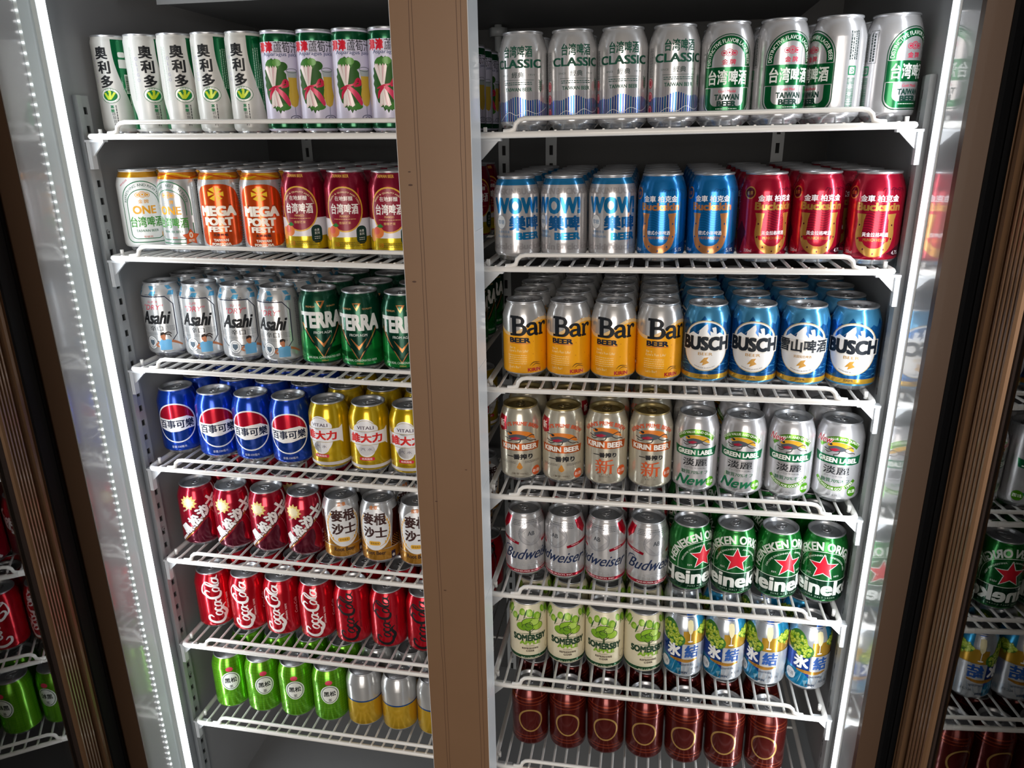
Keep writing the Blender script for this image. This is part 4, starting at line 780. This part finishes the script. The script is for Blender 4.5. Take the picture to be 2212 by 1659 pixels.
# centre post
post = empty('centre_post', Vector((-0.074, YF, ZB)) - fr_off, fr)
def ppart(name, bm, m):
    bmesh.ops.translate(bm, verts=bm.verts[:], vec=-(post.location + fr_off)); return mesh_obj(name, bm, m, post)
bm = bmesh.new(); add_box(bm, -0.1185, -0.0305, YF, YF + 0.004, ZB, ZT)
rnd = random.Random(11)
for x0, amp in ((-0.0965, 0.0006), (-0.0925, 0.0003), (-0.0425, 0.0005), (-0.0375, 0.0003)):
    pts = [(x0 + rnd.uniform(-amp, amp), ZB + 0.04 * k) for k in range(int((ZT - ZB) / 0.04) + 1)]
    for (a, za), (b, zb) in zip(pts, pts[1:]):
        vs_ = [bm.verts.new(p) for p in ((a - 0.0003, YF - 0.0002, za), (a + 0.0003, YF - 0.0002, za), (b + 0.0003, YF - 0.0002, zb), (b - 0.0003, YF - 0.0002, zb))]
        bm.faces.new(vs_).material_index = 1
for x, z, r in ((-0.105, 1.415, 0.0012), (-0.1055, 1.43, 0.0008), (-0.107, 1.30, 0.0012), (-0.093, 1.0, 0.0008), (-0.087, 0.86, 0.0009), (-0.05, 1.05, 0.0007)):
    vs_ = [bm.verts.new((x + 2.4 * r * math.cos(a), YF - 0.0003, z + r * math.sin(a))) for a in [k * PI / 4 for k in range(8)]]; bm.faces.new(vs_).material_index = 1
ppart('front_cover', bm, [BROWN, BROWND])
bm = bmesh.new(); add_box(bm, -0.1175, -0.0315, YF + 0.004, -0.066, ZB, ZT); add_box(bm, -0.1192, -0.1175, YF + 0.0005, -0.066, ZB, ZT); add_box(bm, -0.0315, -0.0298, YF + 0.0005, -0.066, ZB, ZT)
for k in range(7): add_box(bm, -0.0298, -0.0294, YF + 0.004, -0.067, 1.53 - 0.171 * k, 1.532 - 0.171 * k)
ppart('side_trim', bm, WPLA)
# evaporator housing with drain elbow
bm = bmesh.new(); add_prism(bm, [(0.138, 1.662), (0.138, ZT), (YB, ZT), (YB, 1.660)], 0, -0.56, 0.42)
add_box(bm, -0.563, 0.423, 0.132, 0.140, 1.659, 1.70)
part('evaporator_housing', bm, M('#77797b', 0, 0.55, 0, noise=0.12, nscale=7, name='housing_grey'))
bm = bmesh.new(); add_tube(bm, [(-0.118, 0.50, 1.662), (-0.118, 0.50, 1.56)], 0.007, 12); add_tube(bm, [(-0.118, 0.50, 1.655), (-0.118, 0.50, 1.640)], 0.017, 6)
part('drain_pipe', bm, STEEL)
# slotted rails
def rail(xw, sx, y0, y1, ridge, name='slotted_rail', ztop=1.530, back=False, pitch=0.0254):
    bm = bmesh.new(); t = 0.0025
    def B(a0, a1, z0, z1, d0, d1, mi=0):
        if back: add_box(bm, a0, a1, YB - d1, YB - d0, z0, z1, mi)
        else: add_box(bm, min(xw + sx * d0, xw + sx * d1), max(xw + sx * d0, xw + sx * d1), a0, a1, z0, z1, mi)
    B(y0, y1, ZB, ztop, 0.0002, 0.0008, 1)
    yc = (y0 + y1) / 2; hw = 0.0035
    B(y0, yc - hw, ZB, ztop, 0.0008, t + 0.0008); B(yc + hw, y1, ZB, ztop, 0.0008, t + 0.0008)
    z = ztop; n = 0
    while z > ZB + 0.03:
        B(yc - hw, yc + hw, z - 0.0155, z, 0.0008, t + 0.0008); z -= pitch; n += 1
        # the slot itself stays open between two bridges
    if ridge: B(ridge[0], ridge[1], ZB, ztop, 0.0002, 0.0075)
    return part(name, bm, [STEEL, DARK])
rail(XW0, 1, 0.0175, 0.0365, (0.0085, 0.0165)); rail(XW1, -1, 0.041, 0.062, (0.021, 0.038))
for x in (-0.545, -0.122, -0.026, 0.405): rail(0, 1, x - 0.011, x + 0.011, None, back=True, pitch=0.034)
for x, d, y in ((XW0, 1, 0.027), (XW1, -1, 0.0515)):
    for z in (1.3375, 0.8295, 0.524):
        bm = bmesh.new(); add_tube(bm, [(x + d * 0.003, y, z), (x + d * 0.0042, y, z), (x + d * 0.0050, y, z)], [0.0036, 0.0036, 0.0022], 12)
        add_box(bm, min(x + d * 0.005, x + d * 0.0053), max(x + d * 0.005, x + d * 0.0053), y - 0.0020, y + 0.0020, z - 0.0004, z + 0.0004, 1); add_box(bm, min(x + d * 0.005, x + d * 0.0053), max(x + d * 0.005, x + d * 0.0053), y - 0.0004, y + 0.0004, z - 0.0020, z + 0.0020, 1)
        part('screw', bm, [STEEL, DARK])
# LED strips
WHITEL = M('#f4f8fa', 0, 0.3, 0.2, name='led_channel'); LEDM = M('#eef6ff', 0, 0.4, emit=9.0, name='led_glow'); LEDS = M('#f2f8ff', 0, 0.4, emit=3.5, name='led_diffuser'); LEDD = M('#ffffff', 0, 0.3, emit=2.4, name='led_chip_glint')
bm = bmesh.new(); add_prism(bm, [(XW0, -0.066), (XW0 + 0.006, -0.064), (XW0 + 0.008, -0.050), (XW0 + 0.008, -0.043), (XW0 + 0.013, -0.041), (XW0 + 0.013, -0.0235), (XW0, -0.021)], 2, ZB, ZT - 0.002)
la = part('led_strip', bm, M('#c9d4d6', 0, 0.35, 0.3, name='led_profile'))
bm = bmesh.new(); add_prism(bm, [(XW0 + 0.0130, -0.0400), (XW0 + 0.0165, -0.0375), (XW0 + 0.0165, -0.0270), (XW0 + 0.0130, -0.0245)], 2, ZB + 0.01, ZT - 0.01); d = part('diffuser', bm, LEDS, la); d.parent = la
bm = bmesh.new(); z = ZB + 0.02  # glowing dots imitate the LEDs' reflection in the shiny strip cover
while z < ZT - 0.02: add_box(bm, XW0 + 0.0035, XW0 + 0.0062, -0.0668, -0.0652, z - 0.0012, z + 0.0012); z += 0.0125
d = part('led_chips_glints', bm, LEDD, la)
bm = bmesh.new(); add_prism(bm, [(XW1, -0.034), (XW1 - 0.005, -0.032), (XW1 - 0.005, -0.006), (XW1, -0.004)], 2, ZB, ZT - 0.002)
lb = part('led_strip', bm, WHITEL)
bm = bmesh.new(); add_prism(bm, [(XW1 - 0.0050, -0.028), (XW1 - 0.0062, -0.0265), (XW1 - 0.0062, -0.0115), (XW1 - 0.0050, -0.010)], 2, ZB + 0.01, ZT - 0.01); part('diffuser', bm, LEDS, lb)
bm = bmesh.new(); z = ZB + 0.02
while z < ZT - 0.02: add_prism(bm, [(-0.019 + 0.0026 * math.cos(a), z + 0.0026 * math.sin(a)) for a in [k * PI / 3 for k in range(6)]], 0, XW1 - 0.0072, XW1 - 0.0062); z += 0.0155
part('led_chips_glints', bm, LEDD, lb)
# doors, standing open
GOLD = M('#86664a', 0.45, 0.38, 0.1, noise=0.15, nscale=20, name='door_profile'); LIP = M('#2c1b14', 0.0, 0.6, name='door_lip')
def door(hx, hy, alpha, s, recess, uo=0.0, us=1.0, seal=True):
    d = empty('door', Vector((hx, hy, ZB)) - fr_off, fr)
    phi = math.atan2(-math.cos(alpha), math.sin(alpha)) if s > 0 else math.atan2(-math.cos(alpha), math.sin(alpha))
    d.rotation_euler = (0, 0, phi)
    H = ZT + 0.02 - ZB; W = 0.62
    def fl(pts): return [(u, v * s) for u, v in pts]
    def pr(bm, pts, z0, z1, mi=0): add_prism(bm, fl(pts), 2, z0, z1, mi)
    def horiz(bm, prof, z_edge, sgn, mi=0):       # same section run along the top or bottom rail
        A = [(z_edge + sgn * u, v * s) for u, v in prof]
        vsA = [bm.verts.new((0.0, b, a)) for a, b in A]; vsB = [bm.verts.new((W, b, a)) for a, b in A]; n = len(A)
        fs = [bm.faces.new(vsA), bm.faces.new(vsB[::-1])] + [bm.faces.new((vsA[i], vsB[i], vsB[(i + 1) % n], vsA[(i + 1) % n])) for i in range(n)]
        for f in fs: f.material_index = mi
    gas = [(0.0, 0.0), (0.0, 0.006), (0.010, 0.008), (0.013, 0.004), (0.016, 0.009), (0.024, 0.007), (0.038, 0.004), (0.043, 0.0)]
    body = [(0.0, 0.0), (0.0, -0.045), (0.118, -0.045), (0.118, 0.0)]
    f1 = [(0.043, 0.0), (0.044, 0.004), (0.047, 0.0055), (0.049, 0.002), (0.051, 0.0045), (0.056, 0.007), (0.063, 0.007), (0.067, 0.003), (0.068, -0.0005), (0.043, -0.0005)]
    f2 = [(0.074, -0.0005)]
    for k in range(5):
        u = 0.075 + k * 0.0078; f2 += [(u, 0.003), (u + 0.002, 0.0058), (u + 0.0052, 0.0058), (u + 0.0068, 0.003)]
    f2 += [(0.1145, -0.0005)]
    f1 = [(uo + u * us, v) for u, v in f1]; f2 = [(uo + u * us, v) for u, v in f2]; eu = uo + 0.118 * us; body = [(min(0.0, uo + 0.04), 0.0), (min(0.0, uo + 0.04), -0.045), (eu, -0.045), (eu, 0.0)]
    if not seal: gas = [(0.0, 0.0), (0.0, 0.004), (0.004, 0.006), (0.008, 0.003), (0.0135, 0.0)]
    for nm, prof, m in (('gasket', gas, BLACKR), ('frame_profile', None, GOLD), ('door_body', body, LIP)):
        bm = bmesh.new()
        if prof is None:
            for q in (f1, f2): pr(bm, q, 0.0, H); pr(bm, [(W - u, v) for u, v in q], 0.0, H)
        else:
            pr(bm, prof, 0.0, H); pr(bm, [(W - u, v) for u, v in prof], 0.0, H)
            if nm == 'door_body':
                horiz(bm, [(0.0, -0.001), (0.0, -0.044), (eu, -0.044), (eu, -0.001)], 0.0, 1); horiz(bm, [(0.0, -0.001), (0.0, -0.044), (eu, -0.044), (eu, -0.001)], H, -1)
        mesh_obj(nm, bm, m, d)
    bm = bmesh.new(); add_box(bm, eu - 0.0015, W - eu + 0.0015, -s * recess - 0.0015, -s * recess + 0.0015, 0.10, H - 0.10); mesh_obj('glass_pane', bm, GLASS, d)
    bm = bmesh.new(); add_box(bm, eu - 0.0015, W - eu + 0.0015, -s * (recess + 0.011) - 0.0015, -s * (recess + 0.011) + 0.0015, 0.10, H - 0.10); mesh_obj('glass_pane', bm, GLASS, d)
    return d
door(-0.674, -0.119, R_(17), 1, 0.006); door(0.5275, -0.119, R_(3.5), -1, 0.004, uo=-0.031, us=1.04, seal=False)
bm = bmesh.new()
add_prism(bm, [(0.511, YF), (0.511, YF - 0.002), (0.514, YF - 0.005), (0.518, YF - 0.002), (0.520, YF - 0.005), (0.524, YF - 0.003), (0.5262, YF - 0.001), (0.5262, YF)], 2, ZB, ZT)
part('rubber_seal', bm, BLACKR)

# ================================================================== wire shelves
XL, XR = -0.6146, 0.4749; LW = 0.5235; SD = 0.50
ZS = [1.4742, 1.3022, 1.1288, 0.9587, 0.7860, 0.6121, 0.4392]
ORD = ['top', 'second', 'third', 'fourth', 'fifth', 'sixth', 'lowest']
def shelf(side, k):
    s = 1 if side == 'L' else -1
    x0 = XL if side == 'L' else XR
    root = empty('wire_shelf', (x0, 0, ZS[k])); root.rotation_euler = (0, 0.0093 if side == 'L' else -0.0102, 0)
    tag(root, 'white coated wire shelf, %s in the %s half of the cooler' % (ORD[k], 'left' if side == 'L' else 'right'), 'shelf', 'white wire shelves in the cooler')
    rw = 0.0042; c = 0.012
    bm = bmesh.new(); P = []
    corners = [(0, 0), (s * LW, 0), (s * LW, SD), (0, SD)]
    for i, (cx, cy) in enumerate(corners):
        a = corners[i - 1]; b = corners[(i + 1) % 4]
        va = Vector((a[0] - cx, a[1] - cy)).normalized() * c; vb = Vector((b[0] - cx, b[1] - cy)).normalized() * c
        for t in (0, .25, .5, .75, 1):
            q = Vector((cx, cy)) + va * (1 - t) ** 2 + vb * t ** 2; P.append((q.x, q.y, 0))
    add_tube(bm, P, rw, 8, closed=True)
    mesh_obj('shelf_frame', bm, WHITEW, root)
    bm = bmesh.new(); n = 25
    for i in range(1, n + 1):
        x = s * LW * i / (n + 1)
        add_tube(bm, [(x, -0.001, 0.0030), (x, 0.004, 0.0030), (x, 0.010, 0.0016), (x, SD - 0.002, 0.0016)], 0.0021, 6)
    for y in (0.17, 0.34): add_tube(bm, [(0, y, -0.002), (s * LW, y, -0.002)], 0.0025, 6)
    mesh_obj('wire_grid', bm, WHITEW, root)
    bm = bmesh.new()
    e = 0.042; f = 0.058; z = 0.019
    pts = [(s * (e - .008), 0, .0040), (s * e, 0, .0045), (s * (e + .006), 0, .0065), (s * (f - .008), 0, z - .006), (s * (f - .003), 0, z - .0015), (s * (f + .004), 0, z)]
    pts += [(s * (LW - f - .004), 0, z), (s * (LW - f + .003), 0, z - .0015), (s * (LW - f + .008), 0, z - .006), (s * (LW - e - .006), 0, .0065), (s * (LW - e), 0, .0045), (s * (LW - e + .008), 0, .0040)]
    add_tube(bm, pts, 0.0031, 8); mesh_obj('front_rail', bm, WHITEW, root)
    # small end posts on the side wires and the plastic clips underneath
    for x in (0.0, s * LW):
        bm = bmesh.new(); add_tube(bm, [(x + (s * 0.006 if x == 0 else -s * 0.006), 0.020, 0.0), (x + (s * 0.006 if x == 0 else -s * 0.006), 0.020, 0.010)], 0.0026, 8)
        mesh_obj('end_stud', bm, WHITEW, root)
    for j, (x, d) in enumerate(((-s * 0.0105, s), (s * (LW + 0.001), -s))):
        bm = bmesh.new()
        y0, y1 = 0.005, 0.015
        if x * s < 0:
            add_box(bm, min(x, x + d * 0.006), max(x, x + d * 0.006), y0 + 0.002, y1 + 0.002, -0.045, -0.0045)
        add_box(bm, min(x, x + d * 0.030), max(x, x + d * 0.030), y0, y1, -0.0075, -0.0044)
        add_prism(bm, [(x, -0.007), (x + d * 0.026, -0.007), (x + d * 0.003, -0.030), (x, -0.032)], 1, y0 + 0.006, y0 + 0.009)
        mesh_obj('shelf_clip', bm, WPLA, root)
    return root
for k in range(7): shelf('L', k); shelf('R', k)

# ================================================================== the cans
INFO = {  # proto: (object name, category, phrase, group)
 'oligo_can': ('soda_can', 'soda can', 'slim white can with green side and black characters', 'slim white and green cans on the top left shelf'),
 'oligo_can_b': ('soda_can', 'soda can', 'slim white can with green side and black characters', 'slim white and green cans on the top left shelf'),
 'asparagus_can': ('juice_can', 'juice can', 'slim lilac can picturing asparagus and juice', 'slim asparagus juice cans on the top left shelf'),
 'one_can': ('beer_can', 'beer can', 'white can with plain gold neck and green arch', 'white arch-label cans on the second left shelf'),
 'one_star_can': ('beer_can', 'beer can', 'silver can with green arch and orange star', 'silver arch-label cans on the second left shelf'),
 'mega_can': ('beer_can', 'beer can', 'silver can with big orange panel', 'orange panel cans on the second left shelf'),
 'mango_can': ('beer_can', 'beer can', 'maroon and yellow mango beer can', 'maroon mango cans on the second left shelf'),
 'asahi_can': ('beer_can', 'beer can', 'silver can with long-haired footballer in sky blue', 'silver footballer cans on the third left shelf'),
 'asahi_can_b': ('beer_can', 'beer can', 'silver can with short-haired footballer in sky blue', 'silver footballer cans on the third left shelf'),
 'terra_can': ('beer_can', 'beer can', 'dark green can with copper chevrons', 'green chevron cans on the third left shelf'),
 'cola_blue_can': ('soda_can', 'soda can', 'blue cola can with round red-white emblem', 'blue cola cans on the fourth left shelf'),
 'vitali_can': ('soda_can', 'soda can', 'yellow can with red characters on white crest', 'yellow soda cans on the fourth left shelf'),
 'sarsaparilla_can': ('soda_can', 'soda can', 'crimson can with slanted white characters', 'crimson sarsaparilla cans on the fifth left shelf'),
 'root_can': ('soda_can', 'soda can', 'silver and gold root beer can', 'silver and gold cans on the fifth left shelf'),
 'cola_red_can': ('soda_can', 'soda can', 'red cola can with white script', 'red white-script cans on the sixth left shelf'),
 'cola_zero_can': ('soda_can', 'soda can', 'red cola can with black script', 'red black-script cans on the sixth left shelf'),
 'green_grid_can': ('soda_can', 'soda can', 'lime green can with woven pattern', 'lime green cans on the lowest left shelf'),
 'silver_yellow_can': ('soda_can', 'soda can', 'silver-topped can with yellow body', 'silver and yellow cans on the lowest left shelf'),
 'classic_can': ('beer_can', 'beer can', 'silver can with blue bars along the bottom', 'silver blue-bar cans on the top right shelf'),
 'gold_medal_can': ('beer_can', 'beer can', 'silver can with green arched label', 'green arch cans on the top right shelf'),
 'wow_can': ('beer_can', 'beer can', 'silver can with bright blue lettering', 'silver blue-letter cans on the second right shelf'),
 'buck_blue_can': ('beer_can', 'beer can', 'blue can with copper horseshoe', 'blue horseshoe cans on the second right shelf'),
 'buck_red_can': ('beer_can', 'beer can', 'red can with gold horseshoe', 'red horseshoe cans on the second right shelf'),
 'bar_can': ('beer_can', 'beer can', 'yellow and silver can with black lettering', 'yellow and silver cans on the third right shelf'),
 'busch_can': ('beer_can', 'beer can', 'blue mountain can with Latin lettering', 'blue mountain cans on the third right shelf'),
 'busch_cn_can': ('beer_can', 'beer can', 'blue mountain can with Chinese lettering', 'blue mountain cans on the third right shelf'),
 'kirin_drop_can': ('beer_can', 'beer can', 'cream can with red tag and golden drop', 'cream orange-banner cans on the fourth right shelf'),
 'kirin_new_can': ('beer_can', 'beer can', 'cream can with large orange character', 'cream orange-banner cans on the fourth right shelf'),
 'green_label_can': ('beer_can', 'beer can', 'white can with green banner and green script', 'white green-banner cans on the fourth right shelf'),
 'green_ribbon_can': ('beer_can', 'beer can', 'white can with green banner and curved ribbon', 'white green-banner cans on the fourth right shelf'),
 'budweiser_can': ('beer_can', 'beer can', 'silver can with navy script and red band', 'silver navy-script cans on the fifth right shelf'),
 'heineken_can': ('beer_can', 'beer can', 'green can with red star', 'green red-star cans on the fifth right shelf'),
 'apple_cider_can': ('cider_can', 'cider can', 'cream apple cider can with green tree', 'cream cider cans on the sixth right shelf'),
 'grape_chuhai_can': ('cocktail_can', 'cocktail can', 'blue and silver can picturing green grapes', 'grape cocktail cans on the sixth right shelf'),
 'dark_red_can': ('beer_can', 'beer can', 'dark red-brown can', 'dark red-brown cans on the lowest right shelf'),
}
# front row: x, y, proto, turn of the label against facing the camera (degrees); then how many rows deep
ROWS = {
 ('L', 0): ([(-0.6075, .070, 'oligo_can_b', -30), (-0.5549, .070, 'oligo_can', 5), (-0.5024, .070, 'oligo_can_b', 0), (-0.4498, .070, 'oligo_can', -20), (-0.3972, .070, 'oligo_can', -25),
             (-0.3447, .070, 'asparagus_can', 0), (-0.2921, .070, 'asparagus_can', 0), (-0.2396, .068, 'asparagus_can', 8), (-0.1870, .067, 'asparagus_can', 10)], 1, .0536),
 ('L', 1): ([(-.598, .070, 'one_can', 3), (-.530, .070, 'one_star_can', -35), (-.463, .070, 'mega_can', -15), (-.3955, .070, 'mega_can', -10), (-.328, .066, 'mango_can', -17), (-.2605, .064, 'mango_can', -10), (-.193, .063, 'mango_can', -8)], 5, .069),
 ('L', 2): ([(-.600, .084, 'asahi_can', -31), (-.532, .084, 'asahi_can', -22), (-.464, .082, 'asahi_can_b', -13), (-.394, .077, 'asahi_can_b', -27), (-.3235, .073, 'terra_can', 1), (-.2555, .068, 'terra_can', -11), (-.1875, .066, 'terra_can', -7)], 4, .072),
 ('L', 3): ([(-.600, 0.078, 'cola_blue_can', -15), (-.5255, 0.071, 'cola_blue_can', -4), (-.458, 0.069, 'cola_blue_can', -17), (-.391, 0.067, 'cola_blue_can', -12), (-.3205, 0.062, 'vitali_can', -32), (-.253, 0.062, 'vitali_can', -14), (-.1855, 0.062, 'vitali_can', -16)], 3, .070),
 ('L', 4): ([(-.588, 0.072, 'sarsaparilla_can', 2), (-.521, 0.072, 'sarsaparilla_can', -2), (-.454, 0.072, 'sarsaparilla_can', -2), (-.387, 0.072, 'sarsaparilla_can', -4), (-.320, 0.072, 'root_can', 0), (-.2525, 0.072, 'root_can', -20), (-.1855, 0.072, 'root_can', -8)], 3, .070),
 ('L', 5): ([(-.586, 0.075, 'cola_red_can', -4), (-.518, 0.075, 'cola_red_can', -26), (-.451, 0.075, 'cola_red_can', -33), (-.384, 0.075, 'cola_red_can', -20), (-.317, 0.075, 'cola_zero_can', -18), (-.250, 0.075, 'cola_zero_can', -16), (-.183, 0.075, 'cola_zero_can', -16)], 3, .070),
 ('L', 6): ([(-.573, 0.066, 'green_grid_can', 0), (-.506, 0.066, 'green_grid_can', 4), (-.439, 0.066, 'green_grid_can', -4), (-.372, 0.066, 'green_grid_can', 0), (-.305, 0.066, 'silver_yellow_can', 0), (-.238, 0.066, 'silver_yellow_can', 0), (-.171, 0.066, 'silver_yellow_can', 0)], 2, .070),
 ('R', 0): ([(.001, .070, 'classic_can', -14), (.0675, .070, 'classic_can', 9), (.134, .070, 'classic_can', 3), (.2005, .070, 'classic_can', 13), (.267, .070, 'gold_medal_can', 5), (.3335, .066, 'gold_medal_can', 22), (.400, .066, 'gold_medal_can', -57), (.4585, .048 + .024, 'gold_medal_can', 46)], 2, .069),
 ('R', 1): ([(-.010, .070, 'wow_can', 0), (.057, .070, 'wow_can', -21), (.124, .070, 'wow_can', 0), (.191, .070, 'buck_blue_can', -11), (.258, .070, 'buck_blue_can', -8), (.325, .070, 'buck_red_can', 20), (.392, .070, 'buck_red_can', 4), (.4585, .052, 'buck_red_can', 1)], 5, .069),
 ('R', 2): ([(.000, 0.070, 'bar_can', 0), (.067, 0.070, 'bar_can', -3), (.134, 0.069, 'bar_can', -3), (.201, 0.069, 'bar_can', 10), (.2615, 0.068, 'busch_can', 0), (.328, 0.068, 'busch_can', 0), (.3945, 0.067, 'busch_cn_can', 2), (.4585, 0.067, 'busch_can', 0)], 5, .068),
 ('R', 3): ([(-.008, 0.074, 'kirin_drop_can', -5), (.059, 0.073, 'kirin_drop_can', -5), (.126, 0.071, 'kirin_new_can', -4), (.193, 0.070, 'kirin_new_can', 2), (.2595, 0.069, 'green_label_can', 0), (.326, 0.067, 'green_label_can', -3), (.3925, 0.066, 'green_ribbon_can', 3), (.4585, 0.065, 'green_ribbon_can', 0)], 3, .070),
 ('R', 4): ([(-.003, 0.076, 'budweiser_can', 17), (.0635, 0.075, 'budweiser_can', -30), (.130, 0.074, 'budweiser_can', -25), (.1965, 0.072, 'budweiser_can', 26), (.263, 0.071, 'heineken_can', 39), (.3295, 0.070, 'heineken_can', 11), (.396, 0.069, 'heineken_can', 31), (.4585, 0.068, 'heineken_can', 4)], 3, .070),
 ('R', 5): ([(.000, .085, 'apple_cider_can', 4), (.067, .085, 'apple_cider_can', 5), (.134, .083, 'apple_cider_can', -1), (.201, .085, 'apple_cider_can', 17), (.268, .082, 'grape_chuhai_can', 0), (.334, .083, 'grape_chuhai_can', 0), (.400, .083, 'grape_chuhai_can', -10), (.4585, .076 + .006, 'grape_chuhai_can', 12)], 3, .070),
 ('R', 6): ([(.004, .075, 'dark_red_can', 0), (.071, .075, 'dark_red_can', 0), (.138, .075, 'dark_red_can', 0), (.205, .075, 'dark_red_can', 0), (.272, .075, 'dark_red_can', 0), (.339, .075, 'dark_red_can', 0), (.406, .075, 'dark_red_can', 0)], 2, .070),
}
NTH = ['first', 'second', 'third', 'fourth', 'fifth', 'sixth', 'seventh', 'eighth']
_first = {}
def place(proto, x, y, side, k, turn, label):
    me, kind, H = PROTO[proto][:3]; lid_me, tab_me = PROTO[proto][3:5]
    nm, cat, ph, grp = INFO[proto]
    if proto not in _first:
        b = bpy.data.objects.new(nm, me); l = bpy.data.objects.new('lid', lid_me); t = bpy.data.objects.new('pull_tab', tab_me)
        _first[proto] = (b, l, t)
    else:
        b, l, t = (o.copy() for o in _first[proto])
    for o in (b, l, t): C.objects.link(o)
    l.parent = b; t.parent = l
    if lid_me.materials[0] == LIDG: l['label'] = 'gold-coloured lid'
    if side == 'L': z = ZS[k] - (x - XL) * 0.0093; tilt = 0.0093
    else: z = ZS[k] - (XR - x) * 0.0102; tilt = -0.0102
    b.rotation_mode = 'ZYX'
    face = math.atan2(CAM[0] - x, y - CAM[1]) if y < 0.12 else 0.15
    b.rotation_euler = (0, tilt, face + R_(turn)); b.location = (x, y, z + 0.0037)
    t.rotation_euler = (0, 0, TURN.uniform(-1.2, 1.2)); t.location = (0, 0, 0)
    tag(b, label, cat, grp)
    return b
TURN = random.Random(21)
for (side, k), (front, deep, pitch) in ROWS.items():
    if side == 'R' and k < 6:            # the right-hand columns stand evenly, wall to wall
        a0 = front[0][0]; front = [(a0 + (0.4572 - a0) * i / 7, y, p, a) for i, (x, y, p, a) in enumerate(front)]
    counts = {}
    for x, y, pr_, a in front: counts[INFO[pr_][2]] = counts.get(INFO[pr_][2], 0) + 1
    seen = {}
    for ci, (x, y, pr_, a) in enumerate(front):
        ph = INFO[pr_][2]; i = seen.get(ph, 0); seen[ph] = i + 1; n = counts[ph]
        nth = '' if n == 1 else ('leftmost' if i == 0 else 'rightmost' if i == n - 1 else NTH[i] + ' from left')
        lab = ph + ((', ' + nth + ' in the front row') if nth else ' in the front row')
        place(pr_, x, y, side, k, a, lab)
        for r in range(1, deep):
            xr = x + TURN.uniform(-.00015, .00015); yr = y + pitch * r + 0.0005
            if (side, k) == ('R', 1) and ci == 7:
                xr = .4545; yr = y + .004 + pitch * r
            lab = ph + ', %s row back' % NTH[r] + ((', ' + (nth if nth else '')) if nth else '')
            place(pr_, xr, yr, side, k, TURN.uniform(-150, 150), lab)
# cans standing further back behind the centre post
for (side, k), x, y0, proto, n, pitch in ((('L', 0), -.128, .19, 'asparagus_can', 5, .0545), (('L', 2), -.118, .20, 'terra_can', 3, .069), (('L', 1), -.124, .20, 'mango_can', 3, .069),
                                  (('L', 3), -.118, .20, 'vitali_can', 2, .069), (('L', 4), -.118, .20, 'root_can', 2, .069), (('L', 5), -.116, .21, 'cola_zero_can', 2, .069)):
    for r in range(n):
        place(proto, x, y0 + r * pitch, side, k, TURN.uniform(10, 40), INFO[proto][2] + ' behind the brown post, %s from front' % NTH[r])
